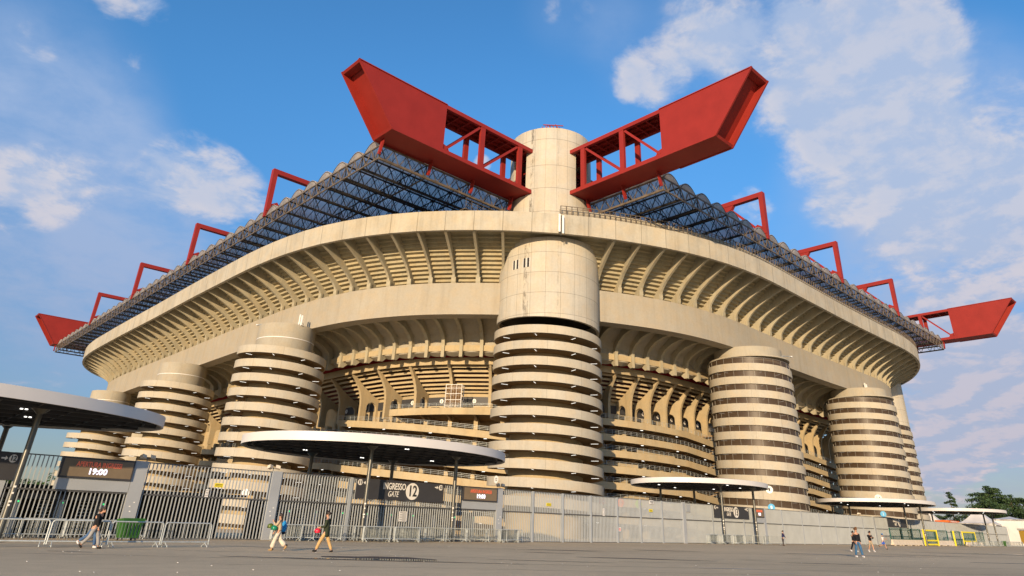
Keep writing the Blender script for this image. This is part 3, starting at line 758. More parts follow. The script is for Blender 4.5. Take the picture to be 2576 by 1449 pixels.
# lamp posts and antennas fixed high on the concrete
def arm_lamp(a, b, label):
    o = empty('arm_lamp', a); tag(o, label, 'lamp'); mb = MB(); mb.tube(a, b, .07); mb.tube(Vector(a) - Vector((0, 0, 1.0)), a, .06); mb.build('arm', M['galv'], o)
    mb = MB(); mb.obox(b, (.2, 0, 0), (0, .2, 0), (0, 0, .12)); mb.build('head', M['white'], o)
arm_lamp((31.6, -41.2, 34.4), (31.9, -46.6, 34.9), 'thin floodlight arm reaching left from the cap of the nearest left spiral tower')
arm_lamp((-46.0, 20.4, 33.2), (-51.0, 20.0, 34.0), 'thin floodlight arm reaching right above the glazed tower')
def antenna(loc, nrm_, label, h=2.3, n=3):
    o = empty('antenna', loc); tag(o, label, 'antenna', 'mobile phone antennas on the concrete'); u = Vector(nrm_).normalized(); w_ = Vector((-u.y, u.x, 0)); L = Vector(loc)
    for i in range(n):
        mb = MB(); mb.obox(L + u * .5 + w_ * (i - (n - 1) / 2) * .62 + Vector((0, 0, h / 2 - .25 * i)), u * .12, w_ * .17, (0, 0, h / 2)); mb.build('panel', M['white'], o)
    mb = MB()
    for i in range(n): mb.bar(L + w_ * (i - (n - 1) / 2) * .62, L + u * .5 + w_ * (i - (n - 1) / 2) * .62 + Vector((0, 0, .4)), .08)
    mb.tube(L + u * .3 + Vector((0, 0, -.6)), L + u * .3 + Vector((0, 0, h)), .06); mb.build('mount', M['galv_dk'], o)
fr = min((bay(k / 10) for k in range(0, 40)), key=lambda f: (f[0] + f[1] * 9 - Vector((7.2, 9.6))).length)
antenna(P3(fr, 9.1, 46.2), (fr[1].x, fr[1].y, 0), 'cluster of slim white antennas on the parapet in front of the corner tower', 3.3, 2)
antenna((27.0, -38.0, 34.4), (1, .2, 0), 'pair of white antennas on the ring beam above the nearest left spiral tower', 1.9, 2)
antenna((-102.0, 15.0, 34.5), (.2, 1, 0), 'pair of white antennas above the far right glazed tower', 2.4, 2)

# ------------------------------------------------------------------ roof
roof = empty('roof', (0, 0, 52), parent=stadium)
ZC, ZL = 55.2, 52.85
def truss(mb, a0, a1, n, w=.22, wl_=None, diag=.12, fan=False):
    """warren truss between two points given as top chord ends; lower chord straight below"""
    a0, a1 = Vector(a0), Vector(a1); dn = Vector((0, 0, ZL - ZC))
    mb.bar(a0, a1, w); mb.bar(a0 + dn, a1 + dn, wl_ or w)
    for i in range(n):
        p = a0.lerp(a1, i / n); q = a0.lerp(a1, (i + .5) / n); r_ = a0.lerp(a1, (i + 1) / n)
        mb.bar(p, q + dn, diag); mb.bar(q + dn, r_, diag)
    mb.bar(a0, a0 + dn, diag); mb.bar(a1, a1 + dn, diag)
def strip(origin, along, inward, n, pitch_, depth):
    """origin: outer near corner; along: direction of the edge; inward: toward the pitch"""
    O = Vector(origin); A = Vector(along); I = Vector(inward)
    for i in range(n + 1):
        a = O + A * (pitch_ * i); mb = MB(); truss(mb, a, a + I * depth, round(depth / 2.55), .22, .34, .12)
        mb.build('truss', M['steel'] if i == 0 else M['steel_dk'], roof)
    # edge truss and inner longitudinal trusses
    mb = MB(); truss(mb, O, O + A * (pitch_ * n), n * 2, .20, .20, .14); mb.build('edge_truss', M['steel'], roof)
    for dd in (9.1, 18.2, 27.3):
        if dd < depth:
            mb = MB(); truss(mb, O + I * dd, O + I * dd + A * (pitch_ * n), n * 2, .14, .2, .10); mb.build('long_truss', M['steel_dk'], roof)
    for i in range(n):
        a = O + A * (pitch_ * i + .12); b = O + A * (pitch_ * (i + 1) - .12); H_ = 1.55; m_ = 12
        def arc(base, u, rise=H_, lift=.12): 
            w_ = a.lerp(b, u); return w_ + base + Vector((0, 0, lift + rise * math.sin(PI * u) ** .8))
        mb = MB(); mb.sweep([[arc(I * d, j / m_) for j in range(m_ + 1)] for d in (0, depth)], False)
        mb.face([arc(Vector((0, 0, 0)), j / m_) for j in range(m_ + 1)])
        v_ = mb.build('roof_vault', M['poly'], roof, smooth=True, fixn=False)
        mb = MB(); d = 0
        while d <= depth + .01:
            prev = None
            for j in range(7):
                p = arc(I * d, j / 6, H_ - .08, .02)
                if prev is not None: mb.bar(prev, p, .085)
                prev = p
            d += 2.55 / 1.0
        # fan struts from the lower chords up to the vault
        d = 2.55
        while d < depth:
            for (end, us_) in ((0.0, (.18, .38, .55)), (1.0, (.82, .62, .45))):
                foot = a.lerp(b, end) + I * d + Vector((0, 0, ZL - ZC))
                for u in us_: mb.bar(foot, arc(I * (d + (1.2 if u in (.38, .62) else -1.2)), u, H_ - .08, .02), .05)
            d += 5.1
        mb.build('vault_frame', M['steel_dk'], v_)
strip((36.26, -2.4, ZC), (0, -1, 0), (-1, 0, 0), 40, 5.1023, 38)
strip((-2.63, 24.1, ZC), (-1, 0, 0), (0, -1, 0), 28, 5.1737, 28)
mb = MB()
mb.box(-147, -10, -10, -34, 54.6, 54.9); mb.box(-28, -3, -34, -205, 54.6, 54.9); mb.box(-147, -122, -34, -205, 54.6, 54.9); mb.box(-147, -3, -205, -230, 54.6, 54.9)
mb.build('inner_roof', M['poly'], roof)
mb = MB(); mb.bar((-2, -4, 49.0), (34, -4, 49.0), .1)
# catwalk ends near the corner tower
cw = MB()
for z in (51.0, 51.6, 52.2): cw.bar((9.2, -2.4, z), (18.5, -2.4, z), .07)
for i in range(8): cw.bar((9.2 + i * 1.3, -2.4, 50.4), (9.2 + i * 1.3, -2.4, 52.2), .06)
cw.box(9.2, 18.5, -4, -2.4, 50.3, 50.45); cw.build('catwalk', M['steel'], roof)

# main girders: hollow box at the outer end, open frame toward the tower
def girder(c, d, inner_len, z0=55.576, z1=64.82, hw=2.534, tip_t=44.8, tip_b=37.5, op=27.7, posts=(19.5, 10.5)):
    C_ = Vector((c[0], c[1], 0)); D = Vector((d[0], d[1], 0)); W_ = Vector((-d[1], d[0], 0))
    def P_(a, w, z): return C_ + D * a + W_ * w + Vector((0, 0, z))
    g_ = MB()
    # solid outer box
    rc = 1.5
    g_.prism([P_(op, 0, z1 - .02), P_(tip_t - rc, 0, z1 - .02), P_(tip_b - rc, 0, z0 + .02), P_(op, 0, z0 + .02)], W_ * (2 * hw - .3))
    for s_ in (-1, 1): g_.prism([P_(op, s_ * (hw - .08), z1), P_(tip_t, s_ * (hw - .08), z1), P_(tip_b, s_ * (hw - .08), z0), P_(op, s_ * (hw - .08), z0)], W_ * .15)
    g_.prism([P_(tip_t - rc, 0, z1 - .01), P_(tip_t - .02, 0, z1 - .01), P_(tip_t - .3, 0, z1 - .35), P_(tip_t - rc, 0, z1 - .35)], W_ * (2 * hw - .32))
    g_.prism([P_(tip_b - rc, 0, z0 + .01), P_(tip_b - .02, 0, z0 + .01), P_(tip_b + .25, 0, z0 + .35), P_(tip_b - rc, 0, z0 + .35)], W_ * (2 * hw - .32))
    root = g_.build('main_girder', M['red'], stadium)
    mb = MB(); e = .16
    # lips round the box edges
    for (a, b) in (((op, z0), (tip_b, z0)), ((tip_b, z0), (tip_t, z1)), ((op, z1), (tip_t, z1))):
        for s_ in (-1, 1): mb.bar(P_(a[0], s_ * (hw - .02), a[1]), P_(b[0], s_ * (hw - .02), b[1]), .16, .3, up=W_)
    mb.build('edge_plate', M['red'], root)
    # top and bottom flanges of the open part
    for (za, zb, nm) in ((z0, z0 + .75, 'bottom_flange'), (z1 - .75, z1, 'top_flange')):
        mb = MB()
        for s_ in (-1, 1): mb.obox(P_((op - inner_len) / 2, s_ * (hw - .3), (za + zb) / 2), D * ((op + inner_len) / 2), W_ * .3, (0, 0, (zb - za) / 2))
        a = op - 1.0
        while a > -inner_len:
            mb.obox(P_(a, 0, (za + zb) / 2), D * .14, W_ * (hw - .6), (0, 0, .28)); a -= 2.3
        zpl = za + .06 if nm == 'bottom_flange' else zb - .06
        mb.obox(P_((op - inner_len) / 2, 0, zpl), D * ((op + inner_len) / 2), W_ * (hw - .6), (0, 0, .04))
        for s_ in (-.8, .8): mb.obox(P_((op - inner_len) / 2, s_, (za + zb) / 2), D * ((op + inner_len) / 2), W_ * .07, (0, 0, .2))
        mb.build(nm, M['red'], root)
    pl = list(posts); a = -12.0
    while a > -inner_len + 5: pl.append(a); a -= 14.0
    for a in pl:
        for s_ in (-1, 1):
            mb = MB(); mb.obox(P_(a, s_ * (hw - .3), (z0 + z1) / 2), D * .48, W_ * .26, (0, 0, (z1 - z0) / 2 - .76)); mb.build('post', M['red'], root)
    prev = op
    for a in posts:
        for s_ in (-1, 1):
            mb = MB(); mb.bar(P_(prev - .5, s_ * (hw - .35), z0 + .9), P_(a + .7, s_ * (hw - .35), z1 - 1.0), .42, .42); mb.build('brace', M['red'], root)
        prev = a
    # gussets where the braces land
    for s_ in (-1, 1):
        mb = MB(); mb.prism([P_(op, s_ * (hw - .35), z0 + .7), P_(op - 1.5, s_ * (hw - .35), z0 + .7), P_(op - .9, s_ * (hw - .35), z0 + 1.6), P_(op, s_ * (hw - .35), z0 + 1.8)], W_ * .3); mb.build('gusset', M['red'], root)
    return root, P_
for (c, d, il) in (((0, 0), (1, 0), 148), ((0, 0), (0, 1), 205), ((0, -209), (1, 0), 60), ((-150, 0), (0, 1), 60)):
    rt, P_ = girder(c, d, il)
    # hangers: short yokes between the girder and the end truss of the roof
    # on the side where the roof strip lies below
    sgn = {(1, 0): -1.25, (0, 1): 1.25}[d] * (1 if c == (0, 0) else -1)
    for a in ((36.6, 27.1, 18.0, 8.8) if d == (1, 0) else (24.2, 16.6, 8.4)):
        mb = MB()
        for w_ in (-.22, .22): mb.bar(P_(a, sgn + w_, 55.57), P_(a, sgn * 1.5 + w_, 53.4), .14, .5)
        mb.bar(P_(a, sgn, 55.0), P_(a, sgn * 1.5, 53.2), .34, .34); mb.build('hanger', M['red'], rt)
# cross girders: their ends stand up over the roof edge as open red frames
def cross(foot, inward, brace_in, depth):
    F_ = Vector(foot); I = Vector(inward); W_ = Vector((-I.y, I.x, 0)); z0, z1 = 56.1, 65.7
    def Q_(a, z): return Vector((F_.x, F_.y, 0)) + I * a + Vector((0, 0, z))
    mb = MB(); t_ = .95
    mb.prism([Q_(-.5, z1), Q_(-.35, z0 + .2), Q_(.5, z0 + .2), Q_(.5, z1 - 1.0), Q_(depth, z1 - 1.0), Q_(depth, z1)], W_ * 1.1); root = mb.build('roof_frame', M['red'], stadium)
    mb = MB(); mb.prism([Q_(.5, z0 + .5), Q_(2.2, z0 + 1.9), Q_(1.6, z0 + 2.6), Q_(.5, z0 + 1.9)], W_ * .9); mb.build('gusset', M['red'], root); mb = MB(); mb.prism([Q_(brace_in - .8, z1 - 1.0), Q_(brace_in + 1.8, z1 - 1.0), Q_(brace_in + 1.2, z1 - 2.4), Q_(brace_in - .2, z1 - 1.9)], W_ * .9); mb.build('gusset', M['red'], root)
    mb = MB(); mb.bar(Q_(1.4, z0 + 1.3), Q_(brace_in + .2, z1 - 1.7), .5, .5); mb.build('brace', M['red'], root)
    mb = MB(); mb.obox(Q_(-.1, z0 - .3), I * .28, W_ * .4, (0, 0, .7)); mb.build('bearing', M['red'], root)
for k in range(1, 5): cross((36.26, -2.4 - 40.818 * k, 0), (-1, 0, 0), 13.5, 33)
for k in range(1, 4): cross((-2.63 - 36.216 * k, 24.1, 0), (0, -1, 0), 7.2, 21)
ORD = ['first', 'second', 'third', 'fourth', 'fifth', 'sixth', 'seventh', 'eighth', 'ninth', 'tenth', 'eleventh', 'twelfth', 'thirteenth', 'fourteenth', 'fifteenth', 'sixteenth', 'seventeenth', 'eighteenth']
# ------------------------------------------------------------------ writing
def text_obj(txt, x, y, z, size, mat, parent, name='lettering', sx=.62, shear=0.0, bold=0.0, align='CENTER', width=None):
    """letters standing on a wall that faces +y; read from the +y side. (x, z) is the centre of the line"""
    cu = bpy.data.curves.new('t', 'FONT'); cu.body = txt; cu.size = size; cu.align_x = align; cu.align_y = 'CENTER'; cu.shear = shear; cu.offset = bold; cu.extrude = .012; cu.resolution_u = 3
    o = bpy.data.objects.new('t', cu); COL.objects.link(o); bpy.context.view_layer.update()
    dg = bpy.context.evaluated_depsgraph_get(); me = bpy.data.meshes.new_from_object(o.evaluated_get(dg)); bpy.data.objects.remove(o)
    if width:
        w0 = max(v.co.x for v in me.vertices) - min(v.co.x for v in me.vertices); sx = width / w0
    off = world_loc(parent)
    for v in me.vertices:
        lx, ly, lz = v.co; v.co = (x - lx * sx - off.x, y + lz - off.y, z + ly - off.z)
    me.flip_normals() if False else None
    me.materials.clear(); me.materials.append(mat); me.update()
    o = bpy.data.objects.new(name, me); COL.objects.link(o); o.parent = parent; return o
def disc_y(x, y, z, rx, rz, mat, parent, name='disc', t=.03):
    mb = MB(); n = 28; mb.prism([(x + rx * math.cos(2 * PI * i / n), y, z + rz * math.sin(2 * PI * i / n)) for i in range(n)], (0, t, 0)); return mb.build(name, mat, parent)
def arrow_y(x0, x1, y, z, h, mat, parent):
    s = 1 if x1 > x0 else -1; mb = MB(); L = abs(x1 - x0); xm = x1 - s * L * .42
    mb.prism([(x0, y, z - h * .16), (xm, y, z - h * .16), (xm, y, z - h * .5), (x1, y, z), (xm, y, z + h * .5), (xm, y, z + h * .16), (x0, y, z + h * .16)], (0, .03, 0)); return mb.build('arrow', mat, parent)

# ------------------------------------------------------------------ the fence round the stadium
FQ = 26.6; FH = 4.72; RZ = 2.72
fence = empty('perimeter_fence', (0, FQ, 0)); tag(fence, 'tall grey fence of thin upright slats running along the whole stadium', 'fence')
pill = [(98.0, .35), (90.0, .35), (82.0, .35), (74.6, .30), (67.1, .85), (57.25, .75), (50.6, .28), (33.8, .80), (29.05, .26), (24.5, .26), (19.9, .26), (15.2, .26), (10.75, .26), (6.35, .26), (1.6, .62), (-5.2, .26), (-13.4, .26), (-19.5, .62), (-25.0, .24), (-31.7, .24), (-38.0, .24), (-44.0, .24), (-50.0, .24), (-56.0, .24), (-61.35, .6), (-68.0, .24), (-78.0, .24), (-84.0, .24), (-90.0, .24), (-96.0, .24), (-102.0, .5), (-110.0, .24), (-118.0, .24), (-126.0, .24), (-134.0, .24), (-144.0, .24), (-154.7, .5)]
for x, w in pill:
    mb = MB(); mb.box(x - w / 2, x + w / 2, FQ - .14 if w < .5 else FQ - .22, FQ + .12 if w < .5 else FQ + .2, 0, FH + (.05 if w > .5 else 0)); o = mb.build('post', M['pillar'] if w > .5 else M['slat'], fence)
    if w > .7:
        mb = MB()
        for (dx, z) in ((.1, 1.9), (-.12, 2.15), (.02, 1.6)): mb.box(x + dx - .05, x + dx + .05, FQ + .2, FQ + .206, z, z + .07)
        mb.build('sticker', M['white'], o)
boards = [(50.15, 40.88, 3.16, 'sign'), (38.6, 34.25, 3.16, 'led'), (71.85, 67.55, 3.16, 'led'), (84.0, 74.1, 3.14, 'sign'), (-5.6, -14.9, 3.16, 'sign'), (-16.4, -20.0, 3.16, 'led')]
def slats(x0, x1, z0, z1, name):
    mb = MB(); n = max(1, round((x0 - x1) / .25)); 
    for i in range(n):
        x = x0 - (x0 - x1) * (i + .5) / n; mb.box(x - .022, x + .022, FQ - .07, FQ + .055, z0, z1)
    return mb.build(name, M['slat'], fence)
for (xa, wa), (xb, wb) in zip(pill, pill[1:]):
    a = xa - wa / 2; b = xb + wb / 2
    slats(a, b, .06, RZ - .06, 'lower_panel')
    slats(a, b, RZ + .04, FH - .02, 'upper_panel')
    mb = MB(); mb.box(a, b, FQ - .11, FQ + .085, RZ - .06, RZ + .04); mb.box(a, b, FQ - .05, FQ + .05, FH - .045, FH + .02); mb.box(a, b, FQ - .05, FQ + .05, .0, .07); mb.build('rail', M['slat_dk'], fence)
# gate signs
def gate_sign(xl, xr, num, left, right, dark_label):
    x0, x1 = max(xl, xr), min(xl, xr); zc = 3.94; W = x0 - x1
    s = empty('gate_sign', ((x0 + x1) / 2, FQ + .2, 3.16)); tag(s, dark_label, 'sign')
    mb = MB(); mb.box(x1, x0, FQ + .10, FQ + .2, 3.16, 4.74); mb.build('board', M['black'], s); y = FQ + .22
    def fx(f): return x0 - f * W
    if num:
        text_obj('INGRESSO', fx(.41), y, 4.24, .74, M['white'], s, width=2.35 * W / 9.27, bold=.012)
        text_obj('GATE', fx(.40), y, 3.63, .64, M['white'], s, width=1.10 * W / 9.27, shear=.25)
        disc_y(fx(.617), y, 3.95, .69, .69, M['white'], s); text_obj(num, fx(.617), y + .03, 3.94, 1.25, M['ink'], s, 'number', width=.78, bold=.02)
    if left:
        disc_y(fx(.032), y, 4.42, .23, .23, M['white'], s); text_obj(left, fx(.032), y + .03, 4.42, .36, M['ink'], s, 'number', width=.25, bold=.01); arrow_y(fx(.115), fx(.066), y, 4.40, .26, M['white'], s)
    if right:
        disc_y(fx(.957), y, 4.42, .23, .23, M['white'], s); text_obj(right, fx(.957), y + .03, 4.42, .36, M['ink'], s, 'number', width=.27, bold=.01); arrow_y(fx(.885), fx(.925), y, 4.42, .26, M['white'], s)
gate_sign(50.15, 40.88, '12', '11', '13', 'long black gate sign reading INGRESSO GATE 12 between the canopy poles')
gate_sign(-5.6, -14.9, '13', '12', '14', 'long black gate sign reading INGRESSO GATE 13 on the fence under the right canopy')
gate_sign(-68.2, -77.9, '14', '', '', 'small distant black gate sign above the green mesh fence')
s11 = empty('gate_sign', (79, FQ + .2, 3.16)); tag(s11, 'black sign with an arrow and the number 12, cut off by the left edge', 'sign')
mb = MB(); mb.box(74.12, 84.0, FQ + .1, FQ + .2, 3.14, 4.72); mb.build('board', M['black'], s11)
disc_y(74.47, FQ + .22, 4.36, .215, .235, M['white'], s11); text_obj('12', 74.47, FQ + .25, 4.36, .40, M['ink'], s11, 'number', width=.27, bold=.01); arrow_y(75.08, 74.74, FQ + .22, 4.36, .26, M['white'], s11)
def led_board(x0, x1, label, txt=True, k=1.0):
    s = empty('led_board', ((x0 + x1) / 2, FQ + .2, 3.4)); tag(s, label, 'display'); zt, zb = 4.72, 3.47
    mb = MB(); mb.box(x1, x0, FQ + .10, FQ + .30, zb, zt); mb.build('frame', M['black'], s)
    mb = MB(); mb.box(x1 + .1, x0 - .1, FQ + .30, FQ + .312, zb + .1, zt - .1); mb.build('screen', M['screen'], s)
    mb = MB(); mb.box(x1, x0, FQ + .10, FQ + .17, RZ + .05, zb - .003); mb.build('apron', M['pillar'], s)
    xc = (x0 + x1) / 2; W = x0 - x1
    text_obj('APERTURA INGRESSI', xc - .02, FQ + .325, 4.31, .42, M['led_r'], s, width=W * .62, bold=.006)
    text_obj('19:00', xc, FQ + .325, 3.89, .50, M['led_w'], s, width=W * .245, bold=.018)
led_board(71.85, 67.55, 'wide brown led board reading APERTURA INGRESSI 19:00 at the left of the fence')
led_board(38.6, 34.25, 'led board reading 19:00 just right of the gate 12 sign')
led_board(-16.4, -19.2, 'small distant led board right of the gate 13 sign')
# little notices on the slats
def notice(x, z, w, h, mat, lab, lines=2, ink='ink', y=FQ + .09):
    mb = MB(); mb.box(x - w / 2, x + w / 2, y, y + .02, z - h / 2, z + h / 2); o = mb.build('notice', M[mat]); tag(o, lab, 'sign')
    mb = MB()
    for i in range(lines): zz_ = z + h / 2 - h * (i + 1) / (lines + 1); mb.box(x - w * .4, x + w * (.4 if i % 3 != 2 else .1), y + .02, y + .025, zz_ - h * .07 if lines < 4 else zz_ - .012, zz_ + h * .07 if lines < 4 else zz_ + .012)
    mb.build('print', M[ink], o); return o
notice(61.57, 3.54, .62, .27, 'yellow', 'small yellow notice on the slats left of the second wide fence pillar')
notice(26.73, 3.55, .70, .30, 'yellow', 'small yellow notice on the slats below the foot of the corner tower')
notice(8.7, 3.55, .72, .30, 'yellow', 'small yellow notice on the slats left of the gate 13 sign')
notice(62.3, 2.98, .24, .52, 'white', 'white notice at the post between the left and second pillar', 4)
notice(45.1, 1.92, .85, .80, 'white', 'white page of rules tied to the slats under the gate 12 sign', 12)
notice(17.7, 3.1, .36, .75, 'white', 'narrow white notice on the fence right of the corner tower', 5)
notice(8.5, 4.5, .85, .42, 'white', 'white notice along the top of the fence near the right canopy', 3)
notice(14.95, 1.38, .62, .42, 'white', 'white notice with red print low on the fence, right of the corner tower', 3, 'redsign')
notice(.5, 4.1, .9, .9, 'pillar', 'blank grey plate on the fence beside the gate 13 sign', 1, 'slat')
# floodlight pairs standing on the wide pillars
for (x, y, z, lab) in ((66.8, FQ, 4.75, 'pair of small beige floodlights on the fence pillar right of the left led board'), (57.6, FQ, 4.75, 'pair of small beige floodlights on the second wide fence pillar'), (33.7, FQ, 4.75, 'pair of small floodlights on the pillar right of the second led board'), (-55.0, FQ, 4.75, 'pair of small floodlights on the fence before the far glazed tower')):
    o = empty('floodlight_pair', (x, y, z)); tag(o, lab, 'floodlight'); mb = MB(); mb.tube((x, y, z - .1), (x, y, z + .28), .03); mb.bar((x - .3, y, z + .22), (x + .3, y, z + .22), .04); mb.build('bracket', M['galv_dk'], o)
    for s_ in (-1, 1):
        mb = MB(); mb.obox((x + .32 * s_, y + .08, z + .3), Vector((.15, .06 * s_, .03)), Vector((-.05 * s_, .13, .05)), (0, -.03, .11)); mb.build('head', M['barrier_conc'], o)
# turnstiles behind the slats
ts0 = None
for i, x in enumerate([88, 85.6, 83.2, 80.8, 78.4, 76, 73.6, 71.2, 68.8, 55.5, 53.1, 50.7, 48.3, 45.9, 43.5, 41.1, 38.7, 36.3]):
    if ts0 is None:
        t_ = empty('turnstile', (x, FQ - 1.9, 0)); tag(t_, 'leftmost dark turnstile in the row left of gate 12', 'turnstile', 'turnstiles behind the fence')
        mb = MB(); mb.box(x - .5, x - .2, FQ - 2.7, FQ - 1.1, 0, 2.2); mb.build('cabinet', M['slat'], t_)
        mb = MB(); mb.tube((x + .35, FQ - 1.9, 0), (x + .35, FQ - 1.9, 2.2), .05)
        for z in (.3, .5, .7, .9, 1.1, 1.3, 1.5, 1.7, 1.9, 2.1):
            for a in (0, 2 * PI / 3, 4 * PI / 3): mb.bar((x + .35, FQ - 1.9, z), (x + .35 + .5 * math.cos(a), FQ - 1.9 + .5 * math.sin(a), z), .035)
        mb.build('rotor', M['galv'], t_)
        mb = MB(); mb.box(x - 1.2, x + 1.2, FQ - 2.9, FQ - .9, 2.2, 2.5); mb.build('canopy', M['black'], t_)
        mb = MB(); mb.box(x - .39, x - .31, FQ - 1.1, FQ - 1.08, 1.98, 2.06); mb.build('signal', M['green_led'], t_); ts0 = t_
    else: dup(ts0, loc=(x, FQ - 1.9, 0), label=(ORD[i] + ' dark turnstile from the left in the row left of gate 12') if i < 9 else (ORD[i - 9] + ' dark turnstile from the left behind the gate 12 slats'))
# long dark sheets behind the turnstiles, added in place of the deep shade there
mb = MB(); mb.box(58.2, 100, 19.4, 19.6, 0, 2.9); mb.box(58.2, 100, 19.4, 24.2, 2.9, 3.05); o = mb.build('shade_sheet', M['dark']); tag(o, 'dark sheet standing in for shade behind the turnstiles at the left of the fence', 'wall')
mb = MB(); mb.box(34.6, 56.4, 20.4, 20.6, 0, 2.7); mb.box(34.6, 56.4, 20.4, 24.2, 2.7, 2.85); o = mb.build('shade_sheet', M['dark']); tag(o, 'dark sheet standing in for shade behind the turnstiles under the gate 12 sign', 'wall')

# ------------------------------------------------------------------ round number signs on the concrete
def round_sign(loc, nrm_, r, mat, txt, label, ink='ink'):
    u = Vector(nrm_).normalized(); w_ = Vector((-u.y, u.x, 0)); L = Vector(loc); mb = MB()
    mb.prism([L + w_ * r * math.cos(2 * PI * i / 24) + Vector((0, 0, r * 1.0 * math.sin(2 * PI * i / 24))) for i in range(24)], u * .06)
    o = mb.build('round_sign', M[mat]); tag(o, label, 'sign')
    # turn the writing so that it faces out
    t_ = text_obj(txt, 0, 0, 0, r * (1.15 if len(txt) < 3 else .42), M[ink], o, width=r * (1.0 if len(txt) == 2 else .45 if len(txt) == 1 else 1.35))
    ang = math.atan2(u.y, u.x) - PI / 2; R3 = Matrix.Rotation(ang, 4, 'Z')
    for v in t_.data.vertices: v.co = (R3 @ Vector(v.co)) + L + u * .05
    return o
def on_cyl(c, r, ang_deg):
    a = phi_cam(c) + math.radians(ang_deg); u = Vector((math.cos(a), math.sin(a), 0)); return Vector((c[0], c[1], 0)) + u * r, u
p, u = on_cyl((0, 0), 9.33, -53); round_sign((p.x, p.y, 7.75), u, .55, 'white', '12', 'white round sign on the second lowest band of the corner tower')
p, u = on_cyl((0, 0), 9.33, -54); round_sign((p.x, p.y, 5.55), u, .62, 'redsign', '2', 'red round sign on the lowest band of the corner tower', 'white')
p, u = on_cyl((27.4, -42.9), 8.03, -12); round_sign((p.x, p.y, 5.3), u, .6, 'white', '11', 'white round sign at the foot of the nearest left spiral tower')
p, u = on_cyl((27.4, -42.9), 8.03, 16); round_sign((p.x, p.y, 5.0), u, .5, 'redsign', '1', 'red round sign at the foot of the nearest left spiral tower', 'white')
p, u = on_cyl((-44, 14), 8.1, 8); round_sign((p.x, p.y, 8.35), u, .62, 'white', '1', 'white round sign on the first glazed tower, just above the canopy')
p, u = on_cyl((-44, 14), 8.1, 8); round_sign((p.x, p.y, 5.5), u, .6, 'blue', '1', 'light blue round sign on the first glazed tower', 'white')
p, u = on_cyl((-98.5, 14.4), 8.1, 2); round_sign((p.x, p.y, 9.3), u, .75, 'white', '14', 'white round sign on the far glazed tower above its canopy')
p, u = on_cyl((-98.5, 14.4), 8.1, 5); round_sign((p.x, p.y, 6.0), u, .62, 'blue', '2', 'blue round sign on the far glazed tower under the canopy', 'white')
for x, mt_, tx, ink, lab in ((-17.5, 'redsign', 'SETTORE', 'white', 'red round sign on the lowest ramp right of the corner tower'), (-21.7, 'orange', '152', 'ink', 'orange round sign between a red and a green one on the lowest ramp'), (-26.0, 'lime', '158', 'ink', 'lime green round sign on the lowest ramp')):
    fr_ = at_f(s_of_p(x)); zz_ = base(s_of_p(x) - s_of_p(0)) - PT * 5 - .55; P_ = P3(fr_, 3.16, zz_)
    round_sign((P_.x, P_.y, zz_), (fr_[1].x, fr_[1].y, 0), .72, mt_, tx, lab, ink)

